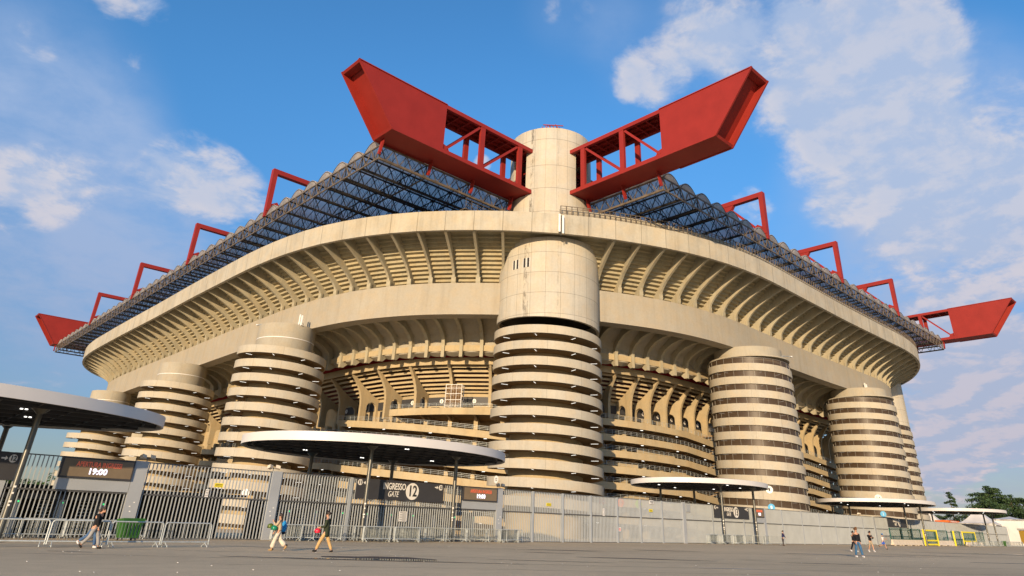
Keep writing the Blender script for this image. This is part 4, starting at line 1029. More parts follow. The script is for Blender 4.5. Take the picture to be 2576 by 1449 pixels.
# ------------------------------------------------------------------ canopies
def ell(cx, cy, a, b, n, z, k=1.0): return [Vector((cx + a * k * math.cos(2 * PI * i / n), cy + b * k * math.sin(2 * PI * i / n), z)) for i in range(n)]
def canopy(cx, cy, a, b, zb, label, poles, rimh=.60, lights=6, seed=0):
    kz = 1.100; cx = CAM.x + (cx - CAM.x) * kz; cy = CAM.y + (cy - CAM.y) * kz; a *= kz; b *= kz; poles = [(p_ * kz, q_ * kz) for p_, q_ in poles]; zb = 1.25 + (zb - 1.25) * kz; rimh *= kz
    rnd = random.Random(seed); n = 96
    o = empty('canopy', (cx, cy, 0)); tag(o, label, 'canopy', 'oval canopies over the gates')
    mb = MB(); rows = []
    A, A2, B2 = ell(cx, cy, a, b, n, zb), ell(cx, cy, a, b, n, zb + rimh), ell(cx, cy, a - .12, b - .12, n, zb)
    C2, D2 = ell(cx, cy, a - .12, b - .12, n, zb + rimh - .12), ell(cx, cy, a - .3, b - .3, n, zb + rimh + .05)
    mb.sweep([[A[i], A2[i], D2[i], C2[i], B2[i]] for i in range(n)], True, True); mb.build('rim', M['rim'], o, smooth=True)
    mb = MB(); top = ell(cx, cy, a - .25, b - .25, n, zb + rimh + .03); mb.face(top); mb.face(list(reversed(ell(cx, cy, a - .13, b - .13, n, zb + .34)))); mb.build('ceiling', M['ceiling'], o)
    mb = MB(); k = 9
    for i in range(-k + 1, k):                      # beams under the ceiling
        x = i / k * (a - .4); h = (b - .3) * math.sqrt(max(0, 1 - (x / (a - .3)) ** 2)); mb.bar((cx + x, cy - h, zb + .24), (cx + x, cy + h, zb + .24), .09, .18)
    for i in range(-3, 4):
        y = i / 4 * (b - .4); h = (a - .3) * math.sqrt(max(0, 1 - (y / (b - .3)) ** 2)); mb.bar((cx - h, cy + y, zb + .2), (cx + h, cy + y, zb + .2), .14, .26)
    inn = ell(cx, cy, a, b, n, zb + .2, .93)
    for i in range(n): mb.bar(inn[i], inn[(i + 1) % n], .08, .2)
    mb.build('beams', M['black'], o)
    for (px_, py_) in poles:
        mb = MB(); mb.tube((cx + px_, cy + py_, 0), (cx + px_, cy + py_, zb + .15), .17, 16); mb.tube((cx + px_, cy + py_, 0), (cx + px_, cy + py_, .05), .32, 12); mb.tube((cx + px_, cy + py_, zb - .15), (cx + px_, cy + py_, zb + .15), .17, 12, .5); po = mb.build('pole', M['galv_dk'], o, smooth=True)
        mb = MB()
        for z, w in ((1.75, .10), (1.95, .16), (2.4, .10), (2.75, .14)):
            u = Vector((CAM.x - cx - px_, CAM.y - cy - py_, 0)).normalized(); w_ = Vector((-u.y, u.x, 0)); mb.obox(Vector((cx + px_, cy + py_, z)) + u * .168, u * .006, w_ * w * .5, (0, 0, .05))
        mb.build('sticker', M['white'], po)
    for i in range(lights):
        t_ = 2 * PI * (i + .35) / lights; x, y = cx + a * .6 * math.cos(t_), cy + b * .6 * math.sin(t_)
        mb = MB()
        for s_ in (-.13, .13): mb.tube((x + s_, y, zb + .10), (x + s_, y, zb + .16), .085, 8)
        mb.build('downlight', M['lamp'], o)
    return o
canopy(49.3, 28.9, 11.7, 8.5, 6.5, 'large oval canopy with a white rim over gate 12', [(3.8, 4.3), (-5.1, 3.6), (3.5, -5.6), (-4.5, -5.1)], .62)
canopy(84.6, 30.2, 17.0, 8.5, 6.5, 'oval canopy with a creased rim, cut off by the left edge of the photo', [(-9.6, 3.1), (-9.8, -7.2), (8, 3.1), (8, -6)], .62, 8)
canopy(1.2, 29.2, 10.6, 7.7, 6.5, 'oval canopy over gate 13, left of the first glazed tower foot', [(2.4, 4.4), (-5.6, 4.3), (.9, -5.6), (-4.2, -3.7)], .55)
canopy(-54.2, 30.2, 13.5, 9.2, 6.5, 'distant oval canopy in front of the far glazed tower', [(-2.5, 3.9), (-4.6, 5.9), (-5.7, -7.1), (-5.5, -10.3)], .55)
canopy(-97.5, 31.5, 12.3, 8.8, 6.5, 'farthest oval canopy at the right end of the fence', [(-7.6, 2.8), (-7.3, 4.5), (-9.2, -8.3)], .55)

# ------------------------------------------------------------------ crowd barriers
def barrier_proto():
    o = empty('crowd_barrier', (0, 0, 0)); L = 2.3; mb = MB(); r = .030
    z0, z1 = .24, 1.08
    mb.tube((-L / 2 + .08, 0, z1), (L / 2 - .08, 0, z1), r, 8); mb.tube((-L / 2 + .0, 0, z0), (L / 2 - .0, 0, z0), r, 8)
    for s_ in (-1, 1):
        mb.tube((s_ * (L / 2 - .08), 0, z1), (s_ * (L / 2 - .01), 0, z1 - .09), r, 8); mb.tube((s_ * (L / 2 - .01), 0, z1 - .09), (s_ * (L / 2), 0, .12), r, 8)
    mb.build('frame', M['galv'], o, smooth=True)
    mb = MB()
    for i in range(1, 16): x = -L / 2 + L * i / 16; mb.tube((x, 0, z0), (x, 0, z1), .010, 5)
    mb.build('bars', M['galv_bar'], o)
    for s_ in (-1, 1):
        mb = MB(); x = s_ * (L / 2 - .18); pts = [(x, -.30, .02), (x, -.28, .09), (x, -.12, .13), (x, 0, .22), (x, .12, .13), (x, .28, .09), (x, .30, .02)]
        for a, b in zip(pts, pts[1:]): mb.tube(a, b, .02, 6)
        mb.build('foot', M['galv'], o, smooth=True)
    return o
bp = barrier_proto(); first = [True]
GB = 'crowd barriers along the fence'
def put_barrier(x, y, rz, label, grp=GB):
    if first[0]: first[0] = False; o = bp; o.location = (x, y, 0); o.rotation_euler = (0, 0, rz)
    else: o = dup(bp, loc=(x, y, 0), rz=rz)
    tag(o, label, 'crowd barrier', grp); return o
def w2p(x, y):   # metres right of / ahead of the camera -> scene
    X = x - 2.41344; Y = y - 116.13493; return (-0.71373 * X - 0.70042 * Y, 0.70042 * X - 0.71373 * Y)
pts = [(-28.9, 28.4), (-27.0, 29.7), (-25.1, 31.0), (-23.2, 32.2), (-21.2, 33.5), (-19.3, 34.9), (-17.7, 36.6), (-16.1, 38.4)]
names_ = ['crowd barrier cut off by the left edge of the photo', 'crowd barrier at the far left of the front row', 'second crowd barrier from the left edge in the front row', 'crowd barrier left of the walking man in the hoodie', 'crowd barrier directly behind the man in the hoodie', 'crowd barrier in front of the green bin', 'crowd barrier at the right end of the front left row']
for i, (a, b) in enumerate(zip(pts, pts[1:])):
    (x0, y0), (x1, y1) = w2p(*a), w2p(*b); put_barrier((x0 + x1) / 2, (y0 + y1) / 2, math.atan2(y1 - y0, x1 - x0), names_[i])
for i in range(9):
    put_barrier(86 - 2.33 * i, 28.0 + .05 * (i % 3), random.uniform(-.03, .03), ORD[i] + ' crowd barrier from the left in the slat-side row left of the woman', 'rear left row of crowd barriers')
for i in range(11):
    put_barrier(56.6 - 2.33 * i, 28.35 + .06 * (i % 3), random.uniform(-.03, .03), ORD[i] + ' crowd barrier from the left in the long row under the gate 12 sign', 'row of barriers at gate 12')
for i in range(9):
    put_barrier(55.4 - 2.45 * i, 29.1 + .1 * (i % 2), PI / 2 + random.uniform(-.12, .12), ORD[i] + ' crowd barrier from the left standing end-on before the gate 12 row', 'barriers standing end-on at gate 12')
def stack(x, y, rz, n, lab, grp, dx=.17):
    c_, s_ = math.cos(rz), math.sin(rz)
    for i in range(n):
        j = random.uniform(-.05, .05); put_barrier(x - s_ * dx * i + c_ * (j + .06 * i), y + c_ * dx * i + s_ * j, rz + random.uniform(-.02, .02), ORD[i] + ' ' + lab, grp)
stack(56.8, 28.8, 0.02, 5, 'crowd barrier from the back in the stack behind the woman', 'stack of barriers behind the woman')
stack(49.9, 30.2, -.10, 5, 'crowd barrier from the back in the left stack under gate 12', 'left stack under the gate 12 canopy')
stack(47.3, 30.5, -.06, 5, 'crowd barrier from the back in the right stack under gate 12', 'right stack under the gate 12 canopy')
stack(35.2, 29.5, .04, 5, 'crowd barrier from the back in the stack below the second led board', 'stack below the second led board')
for i in range(3): stack(-1.5 - 2.5 * i, 28.6 + .4 * i, .05, 4, 'crowd barrier from the back in the ' + ('left', 'middle', 'right')[i] + ' stack at gate 13', 'stacks of barriers at gate 13')
for i in range(4): put_barrier(-9.5 - 2.4 * i, 29.4, PI / 2 if i % 2 else .1, ORD[i] + ' crowd barrier from the left in the loose group below the gate 13 sign', 'loose barriers below the gate 13 sign')
for i in range(12): put_barrier(-95 - 2.3 * i, 33.6 + .3 * (i % 2), random.uniform(-.1, .1), ORD[i] + ' distant crowd barrier from the left, past the yellow gates', 'distant barriers past the yellow gates')
for i in range(6): put_barrier(-119 - 2.6 * i, 34.5, random.uniform(-.06, .06), ORD[i] + ' distant crowd barrier from the left in front of the food kiosk', 'distant barriers before the kiosk')

# ------------------------------------------------------------------ rubbish bins
def bin_(loc, rz, label):
    o = empty('rubbish_bin', (0, 0, 0)); tag(o, label, 'bin', 'green wheeled bins'); mb = MB()
    mb.sweep([[(-w, -d, z), (w, -d, z), (w, d, z), (-w, d, z)] for w, d, z in ((.56, .42, .16), (.60, .46, .3), (.69, .54, 1.08))]); mb.build('body', M['bin'], o)
    mb = MB(); mb.sweep([[(-.74, -.60, z0_), (.74, -.60, z0_), (.74, .58, z1_), (-.74, .58, z1_)] for z0_, z1_ in ((1.08, 1.08), (1.16, 1.14), (1.24, 1.30), (1.27, 1.34))]); mb.build('lid', M['bin'], o)
    mb = MB()
    for i in range(-2, 3): mb.bar((i * .24, .56, .35), (i * .24, .60, 1.0), .04)
    mb.build('ridges', M['bin'], o)
    for sx in (-.45, .45):
        for sy in (-.35, .35): mb = MB(); mb.tube((sx - .03, sy, .09), (sx + .03, sy, .09), .09, 12); mb.build('wheel', M['rubber'], o)
    o.location = loc; o.rotation_euler = (0, 0, rz); o.scale = (.86, .86, .92); return o
x, y = w2p(-24.6, 46.5); bin_((x, y, 0), .1, 'green wheeled rubbish bin behind the front left barriers')
bin_((-119.5, 33.6, 0), .2, 'green rubbish bin near the right end of the fence'); bin_((-139.0, 36.0, 0), .1, 'small distant green bin in front of the food kiosk')

# ------------------------------------------------------------------ green mesh fence on concrete blocks, yellow gates
GQ = 30.0
mf = empty('mesh_fence', (-77, GQ, 0)); tag(mf, 'dark green mesh fence standing on low white concrete blocks', 'fence')
def mesh_panel(a, b, parent, mat, z0=1.0, z1=2.85, mesh=True):
    mb = MB()
    for x in (a, b): mb.bar((x, GQ, z0), (x, GQ, z1), .14)
    mb.bar((a, GQ, z1), (b, GQ, z1), .1); mb.bar((a, GQ, z0 + .05), (b, GQ, z0 + .05), .12)
    mb.build('panel_frame', M[mat], parent)
    if mesh:
        mb = MB(); n = int(abs(a - b) / .16)
        for i in range(1, n): x = a + (b - a) * i / n; mb.bar((x, GQ, z0), (x, GQ, z1), .012)
        for i in range(1, 12): z = z0 + (z1 - z0) * i / 12; mb.bar((a, GQ, z), (b, GQ, z), .014)
        mb.build('mesh', M['green_frame'], parent)
for a, b in ((-59.3, -64.6), (-64.6, -70.0), (-70.0, -75.2), (-83.6, -91.6)): mesh_panel(a, b, mf, 'green_frame')
mesh_panel(-94.5, -100.2, mf, 'green_frame', .2); mesh_panel(-109.8, -118, mf, 'green_frame', .2)
mb = MB(); 
for i, (a, b) in enumerate(((-59.3, -63.2), (-63.25, -67.2), (-67.25, -71.2), (-71.25, -75.2), (-83.5, -87.4), (-87.45, -91.4), (-91.45, -94.0), (-98.5, -102.4), (-102.45, -106.3), (-106.4, -110.2))):
    zt = 1.0 if i < 7 else .8; yq = GQ + .1 if i < 7 else GQ + 1.5
    mb = MB(); mb.sweep([[(x, yq - .35, .12), (x, yq - .18, .5), (x, yq - .12, zt), (x, yq + .12, zt), (x, yq + .18, .5), (x, yq + .35, .12)] for x in (a, b)]); 
    mb.box(b + .5, b + .9, yq - .34, yq + .34, 0, .12) ; mb.box(a - .9, a - .5, yq - .34, yq + .34, 0, .12)
    o = mb.build('concrete_block', M['barrier_conc'], fixn=True); tag(o, ORD[i] + ' white concrete road block from the left under the green mesh fence' if i < 7 else ORD[i - 7] + ' white road block from the left behind the distant barriers', 'road block', 'concrete blocks under the mesh' if i < 7 else 'concrete blocks past the yellow gates')
def gate(a, b, label, pw=.28):
    o = empty('yellow_gate', ((a + b) / 2, GQ + .4, 0)); tag(o, label, 'gate'); y = GQ + .5; mb = MB()
    for x in (a, b): mb.bar((x, y, 0), (x, y, 2.9), pw, .2)
    for z in (.25, .95, 2.75): mb.bar((a, y, z), (b, y, z), .12, .28)
    mb.build('frame', M['yellow'], o); mb = MB(); n = int(abs(a - b) / .22)
    for i in range(1, n): x = a + (b - a) * i / n; mb.bar((x, y, .2), (x, y, 2.8), .03)
    for i in range(1, 9): mb.bar((a, y, .2 + .3 * i), (b, y, .2 + .3 * i), .02)
    mb.build('mesh', M['green_frame'], o)
gate(-75.5, -83.2, 'bright yellow gate in the green mesh fence'); gate(-100.4, -109.6, 'second yellow gate, farther along the green mesh fence', .18)
mb = MB(); mb.bar((-94.6, GQ + .4, 0), (-94.6, GQ + .4, 2.9), .28, .22); tag(mb.build('yellow_post', M['yellow']), 'single yellow post between the two yellow gates', 'post')
# ------------------------------------------------------------------ ground marks: puddles and worn white paint
mt, t, b = new_mat('standing_water'); b.inputs['Base Color'].default_value = (.025, .022, .02, 1); b.inputs['Roughness'].default_value = .04; b.inputs['Specular IOR Level'].default_value = .6; M['water'] = mt
M['damp'] = plain('damp_asphalt', (.055, .046, .040), .6, 0, .15, 4)
M['road_paint'] = plain('worn_road_paint', (.42, .39, .35), .7, 0, .25, 6)
def blob(cx, cy, lx, ly, rz, mat, name, label=None, cat=None, z=.004, seed=1, kind=None, wob=.25):
    rnd = random.Random(seed); n = 72; ph = [rnd.uniform(0, 6.28) for _ in range(6)]; mb = MB(); c_, s_ = math.cos(rz), math.sin(rz); pts_ = []
    for i in range(n):
        t_ = 2 * PI * i / n; r = 1 + wob * sum(math.sin((k_ + 2) * t_ + ph[k_]) / (k_ + 1.6) for k_ in range(6)); x_, y_ = lx * r * math.cos(t_), ly * r * math.sin(t_); pts_.append((cx + c_ * x_ - s_ * y_, cy + s_ * x_ + c_ * y_, z))
    mb.face(pts_); o = mb.build(name, mat); tag(o, kind='structure'); return o
def cam_ang(x=0, y=0):
    # direction "to the right" seen by the camera, in scene axes
    return math.atan2(cR.y, cR.x)
RA = cam_ang()
def at_world(x, y): return w2p(x, y)
for i, (x, y, lx, ly, m_, z_) in enumerate(((-6.2, 31.9, 1.9, 1.35, 'damp', .004), (-6.6, 29.6, 4.6, .34, 'damp', .004), (-6.4, 29.9, 3.4, .20, 'water', .008), (-5.2, 30.6, 2.0, .35, 'water', .008), (1.0, 33, 2.2, .2, 'damp', .004), (15.0, 38.4, 1.8, .25, 'damp', .004), (1.2, 44.0, 1.3, .3, 'damp', .004), (23.5, 57.5, 5.0, .5, 'damp', .004), (23.5, 57.0, 3.0, .35, 'road_paint', .008), (46.5, 95.5, 4.2, 1.1, 'road_paint', .004), (45, 75, 5.5, .9, 'damp', .004), (49.5, 79.5, 2.6, .6, 'water', .008), (29.5, 47, 2.4, .35, 'damp', .004), (5.6, 38.5, 2.6, .5, 'damp', .004), (-18.0, 30.2, 1.0, .12, 'damp', .004), (33, 62, 3.2, .45, 'damp', .004), (9, 27.8, .9, .1, 'road_paint', .004), (8.0, 30.5, 1.4, .12, 'road_paint', .004), (-13, 41, 2.5, .25, 'damp', .004), (-30, 38, 3.0, .9, 'damp', .004), (10, 56, 2.4, .5, 'damp', .004), (2, 50, 3.4, .35, 'damp', .004))):
    X_, Y_ = at_world(x, y); blob(X_, Y_, lx, ly, RA + random.uniform(-.06, .06), M[m_], {'damp': 'damp_patch', 'water': 'puddle', 'road_paint': 'road_marking'}[m_], z=z_, seed=i + 3, wob=.32)
for i, (x0_, y0_, x1_, y1_, w_) in enumerate(((-24, 27.5, 40, 33.0, .035), (-30, 33.5, -2, 34.6, .04), (4, 34.2, 44, 41.5, .04), (-26, 45, 30, 56, .06), (-10, 24.5, 26, 28.5, .025))):
    mb = MB(); n = 40; rnd = random.Random(i); pts_ = []
    for k_ in range(n + 1):
        u_ = k_ / n; X_, Y_ = at_world(x0_ + (x1_ - x0_) * u_ + rnd.uniform(-.05, .05), y0_ + (y1_ - y0_) * u_ + rnd.uniform(-.12, .12)); pts_.append((X_, Y_))
    nx, ny = math.cos(RA + PI / 2), math.sin(RA + PI / 2)
    mb.sweep([[(X_ - nx * w_, Y_ - ny * w_, .006), (X_ + nx * w_ * rnd.uniform(.3, 1.6), Y_ + ny * w_, .006)] for X_, Y_ in pts_], False); o = mb.build('paving_seam', M['seam']); tag(o, kind='structure')
# scraps of litter and cigarette ends: many specks
rnd = random.Random(5); mb = MB()
for i in range(130):
    d = 22 + 60 * rnd.random() ** 1.6; a = rnd.uniform(-.75, .75); x_, y_ = at_world(d * math.sin(a), d * math.cos(a)); s_ = rnd.uniform(.007, .022); r_ = rnd.uniform(0, 3)
    mb.obox((x_, y_, .012), (s_ * math.cos(r_), s_ * math.sin(r_), 0), (-s_ * .5 * math.sin(r_), s_ * .5 * math.cos(r_), 0), (0, 0, .006))
o = mb.build('litter', M['white']); tag(o, 'scattered white specks of litter on the asphalt', 'litter', kind='stuff')
# ------------------------------------------------------------------ people
def skin_mesh(nodes, edges, root=0, sub=2):
    me = bpy.data.meshes.new('s'); me.from_pydata([n[0] for n in nodes], edges, []); o = bpy.data.objects.new('s', me); COL.objects.link(o)
    md = o.modifiers.new('skin', 'SKIN'); md.use_smooth_shade = True; md.branch_smoothing = .6
    for i, n in enumerate(nodes):
        r = n[1] if isinstance(n[1], tuple) else (n[1], n[1]); sv = me.skin_vertices[0].data[i]; sv.radius = r; sv.use_root = (i == root)
    sb = o.modifiers.new('sub', 'SUBSURF'); sb.levels = sub; sb.render_levels = sub
    bpy.context.view_layer.update(); dg = bpy.context.evaluated_depsgraph_get(); out = bpy.data.meshes.new_from_object(o.evaluated_get(dg)); bpy.data.objects.remove(o); return out
def put_mesh(me, name, mat, parent):
    me.materials.clear(); me.materials.append(mat); o = bpy.data.objects.new(name, me); COL.objects.link(o); o.parent = parent; return o
M['skin'] = plain('skin', (.50, .27, .17), .55, 0, .05, 8)
M['hair_dk'] = plain('dark_hair', (.025, .015, .012), .6, 0, .2, 30)
M['hair_lt'] = plain('light_brown_hair', (.16, .08, .035), .6, 0, .2, 30)
def cloth(name, c): 
    if name not in M: M[name] = plain(name, c, .85, 0, .14, 9, .2, .3)
    return M[name]
def rot(v, a):   # swing in the x-z plane (forward positive)
    x, y, z = v; return (x * math.cos(a) + z * math.sin(a) * -1 if False else x * math.cos(a) - z * math.sin(a), y, x * math.sin(a) + z * math.cos(a))
def limb(start, dirs):
    pts_ = [Vector(start)]
    for (fwd, side, L) in dirs:      # angles in degrees from straight down; fwd swings forward, side swings outward (y)
        f, s_ = math.radians(fwd), math.radians(side); pts_.append(pts_[-1] + Vector((math.sin(f) * math.cos(s_), math.sin(s_), -math.cos(f) * math.cos(s_))) * L)
    return pts_
def person(x, y, heading, label, H=1.76, legs=((22, 12), (-18, 40)), arms=((10, 25, 6), (-14, 10, 6)), top=('black_cotton', (.012, .012, .014)), bottom=('grey_cotton', (.30, .29, .28)), shoes=('black_leather', (.02, .02, .02)), hair='hair_dk', head_pitch=0, lean=3, long_hair=False, coat=0.0, wide=False, shorts=False, short_sleeve=False, cap=None, build=1.0, hood=False, socks=False, group=None):
    """legs: per side (thigh swing, knee bend); arms: per side (upper arm swing, elbow bend, outward)"""
    k = H / 1.76; o = empty('person', (x, y, 0), heading); tag(o, label, 'person')
    la = math.radians(lean)
    hipz = .93; TH, SHN = .43, .42
    L = []
    for s_, (th, kn) in zip((1, -1), legs): L.append(limb((0, .095 * s_, 0), [(th, 2 * s_, TH), (th - kn, 1 * s_, SHN)]))
    low = min(min(p.z for p in l) for l in L); base_z = -low + .075     # ankle height
    def W_(p): return Vector(p) * 1.0
    hip = Vector((0, 0, base_z))
    def sp(z, xo=0): return hip + Vector((math.sin(la) * z + xo, 0, math.cos(la) * z))
    spine = [sp(0), sp(.14), sp(.30), sp(.44), sp(.545)]
    hp = math.radians(head_pitch); nk = spine[4]; head_c = nk + Vector((math.sin(la + hp * .6) * .12 + .02, 0, .125)); 
    top_h = head_c + Vector((-.02 * math.cos(hp), 0, .075)) 
    def rr(*a): return tuple(v * k * build for v in a)
    nodes = [(sp(0.02), rr(.125, .095)), (sp(.16), rr(.115, .088)), (sp(.32), rr(.135, .098)), (sp(.46), rr(.115, .085)), (sp(.56), rr(.052, .052)), (sp(.60), rr(.05, .05))]
    hd = math.sin(hp)
    nodes += [(head_c + Vector((.012, 0, -.045)), (.068, .078)), (head_c + Vector((-.006, 0, .03)), (.079, .098)), (head_c + Vector((-.012, 0, .085)), (.062, .078)), (head_c + Vector((.100 * math.cos(hp), 0, -.012 - .1 * hd)), (.013, .012)), (head_c + Vector((.078, 0, -.075 - .05 * hd)), (.030, .026))]
    edges = [(0, 1), (1, 2), (2, 3), (3, 4), (4, 5), (5, 6), (6, 7), (7, 8), (7, 9), (6, 10)]
    legj = []
    for i, l in enumerate(L):
        off = hip - Vector((0, 0, 0)); b = len(nodes); a_, kn_, an_ = [p + hip for p in l]
        foot = an_ + Vector((.12, 0, -.045)); legs_tilt = legs[i][0] - legs[i][1]
        fz = math.radians(max(-50, min(12, legs_tilt + (0 if legs_tilt > -25 else 0)))) if legs_tilt < -25 else 0
        foot = an_ + Vector((.125 * math.cos(fz) - .05 * math.sin(-fz) * 0, 0, -.045 + .125 * math.sin(fz)))
        nodes += [(a_ + Vector((0, 0, -.03)), (.082 * build, .086 * build)), (kn_, (.056, .058)), (kn_ * .55 + an_ * .45, (.052, .054)), (an_, (.036, .038)), (foot, (.034, .028))]
        edges += [(0, b), (b, b + 1), (b + 1, b + 2), (b + 2, b + 3), (b + 3, b + 4)]; legj.append((a_, kn_, an_, foot, fz))
    armj = []
    for i, (up, el, out_) in enumerate(arms):
        s_ = 1 if i == 0 else -1; sh = sp(.475) + Vector((0, .175 * s_ * build, 0)); l = limb(sh, [(up, out_ * s_, .285), (up + el, (out_ - 8) * s_ if el < 60 else -12 * s_, .25)])
        sh_, eb, wr = l; d = (wr - eb).normalized(); b = len(nodes); hc = wr + d * .06
        nodes += [(sh_, (.055 * build, .055 * build)), (eb, (.040, .040)), (wr, (.028, .024)), (hc, (.036, .020))]; edges += [(3, b), (b, b + 1), (b + 1, b + 2), (b + 2, b + 3)]
        side = d.cross(Vector((0, 1, 0))).normalized() if abs(d.y) < .9 else Vector((1, 0, 0)); curl = Vector((0, -s_, 0))
        for j, (t_, ln) in enumerate(((-.027, .068), (-.009, .078), (.009, .073), (.026, .058))):
            c0 = len(nodes); r0 = hc + side * t_ + d * .02; r1 = r0 + d * ln * .55; r2 = r1 + (d * .6 + curl * .8).normalized() * ln * .5
            nodes += [(r1, (.0085, .0085)), (r2, (.007, .007))]; edges += [(b + 3, c0), (c0, c0 + 1)]
        c0 = len(nodes); nodes += [(hc + side * -.045 + d * -.005, (.011, .011)), (hc + side * -.055 + d * .03 + curl * .015, (.009, .009))]; edges += [(b + 3, c0), (c0, c0 + 1)]
        armj.append((sh_, eb, wr, hc))
    me = skin_mesh(nodes, edges, 0, 1); body = put_mesh(me, 'body', M['skin'], o)
    # eyes and mouth: small dark marks on the face
    # clothing ---------------------------------------------------------
    g_ = .014
    tn_ = [(sp(-.02), (.165 * build, .132 * build)), (sp(.16), (.152 * build, .128 * build)), (sp(.32), (.172 * build, .138 * build)), (sp(.455), (.138 * build, .112 * build)), (sp(.53), (.066, .066))]; te = [(0, 1), (1, 2), (2, 3), (3, 4)]
    if coat: tn_.append((sp(-.02 - coat), (.165 * build, .14 * build))); te.append((0, 5))
    if hood: tn_.append((sp(.50) + Vector((-.11, 0, .02)), (.075, .06))); te.append((3, len(tn_) - 1))
    for (sh_, eb, wr, hc) in armj:
        b = len(tn_); 
        if short_sleeve: tn_ += [(sh_, (.075, .075)), (sh_.lerp(eb, .62), (.066, .066))]; te += [(3, b), (b, b + 1)]
        else: tn_ += [(sh_, (.078, .078)), (eb, (.060, .060)), (wr - (wr - eb) * .05, (.046, .044))]; te += [(3, b), (b, b + 1), (b + 1, b + 2)]
    put_mesh(skin_mesh(tn_, te, 0, 2), 'jacket' if not short_sleeve else 'shirt', cloth(*top), o)
    bn = [(sp(.06), (.135 * build, .108 * build)), (sp(-.02), (.135 * build, .11 * build))]; be = [(0, 1)]
    for (a_, kn_, an_, ft, fz) in legj:
        b = len(bn)
        if shorts: bn += [(a_ + Vector((0, 0, -.05)), (.105, .11)), (kn_.lerp(a_, .1), (.095, .095))]; be += [(1, b), (b, b + 1)]
        else:
            w1, w2 = (.11, .145) if wide else (.084, .072)
            bn += [(a_ + Vector((0, 0, -.05)), (.10, .105)), (kn_, (w1, w1)), (an_ + (kn_ - an_) * .06, (w2, w2))]; be += [(1, b), (b, b + 1), (b + 1, b + 2)]
    put_mesh(skin_mesh(bn, be, 0, 2), 'shorts' if shorts else 'trousers', cloth(*bottom), o)
    for (a_, kn_, an_, ft, fz) in legj:
        mb_n = [(an_ + Vector((-.055, 0, -.02)), (.054, .060)), (an_ + Vector((.03, 0, -.03)) * 1.0, (.060, .052)), (ft + Vector((.03, 0, .005)), (.058, .042))]
        if fz: 
            q_ = Matrix.Rotation(-fz, 3, 'Y'); mb_n = [(an_ + q_ @ (n_[0] - an_), n_[1]) for n_ in mb_n[:2]] + [(an_ + q_ @ Vector((.15, 0, -.04)), (.058, .042))]
        put_mesh(skin_mesh(mb_n, [(0, 1), (1, 2)], 0, 2), 'shoe', cloth(*shoes), o)
        if socks: put_mesh(skin_mesh([(an_ + (kn_ - an_) * .35, (.047, .047)), (an_, (.044, .044))], [(0, 1)], 0, 1), 'sock', M['white'], o)
    # hair
    hn = [(head_c + Vector((-.022, 0, .098)), (.080, .088)), (head_c + Vector((-.060, 0, .055)), (.080, .068)), (head_c + Vector((-.062, 0, -.005)), (.070, .048)), (head_c + Vector((.042, 0, .105)), (.062, .032))]; he = [(0, 1), (1, 2), (0, 3)]
    if long_hair: hn += [(head_c + Vector((-.085, 0, -.09)), (.085, .05)), (head_c + Vector((-.10, 0, -.20)), (.08, .04)), (head_c + Vector((-.03, .065, -.03)), (.03, .05)), (head_c + Vector((-.03, -.065, -.03)), (.03, .05))]; he += [(2, 4), (4, 5), (2, 6), (2, 7)]
    if cap: 
        put_mesh(skin_mesh([(head_c + Vector((-.02, 0, .09)), (.098, .104)), (head_c + Vector((-.02, 0, .125)), (.07, .075)), (head_c + Vector((.13, 0, .075)), (.055, .012))], [(0, 1), (0, 2)], 0, 2), 'cap', cloth(*cap), o)
    put_mesh(skin_mesh(hn, he, 0, 2), 'hair', M[hair], o)
    mb = MB()
    for s_ in (-1, 1): mb.obox(head_c + Vector((.083, .030 * s_, .012 - .08 * hd)), (.006, 0, 0), (0, .011, 0), (0, 0, .006))
    mb.obox(head_c + Vector((.092, 0, -.062 - .08 * hd)), (.006, 0, 0), (0, .017, 0), (0, 0, .004)); mb.build('eyes_and_mouth', M['hair_dk'], body) if False else None
    me2 = bpy.data.meshes.new('f'); me2.from_pydata(mb.v, [], mb.f); put_mesh(me2, 'face_features', M['hair_dk'], o)
    mb = MB()
    for s_ in (-1, 1): mb.tube(head_c + Vector((-.012, .074 * s_, -.005)), head_c + Vector((-.022, .092 * s_, .002)), .026, 8, .02)
    me3 = bpy.data.meshes.new('e'); me3.from_pydata(mb.v, [], mb.f); put_mesh(me3, 'ears', M['skin'], o)
    if k != 1.0: o.scale = (k, k, k)
    def world(p): 
        c_, s_ = math.cos(heading), math.sin(heading); p = Vector(p) * k; return Vector((x + c_ * p.x - s_ * p.y, y + s_ * p.x + c_ * p.y, p.z))
    return o, dict(hand=[world(a[3]) for a in armj], back=world(sp(.3) + Vector((-.2, 0, 0))), wrist=[world(a[2]) for a in armj], w=world)
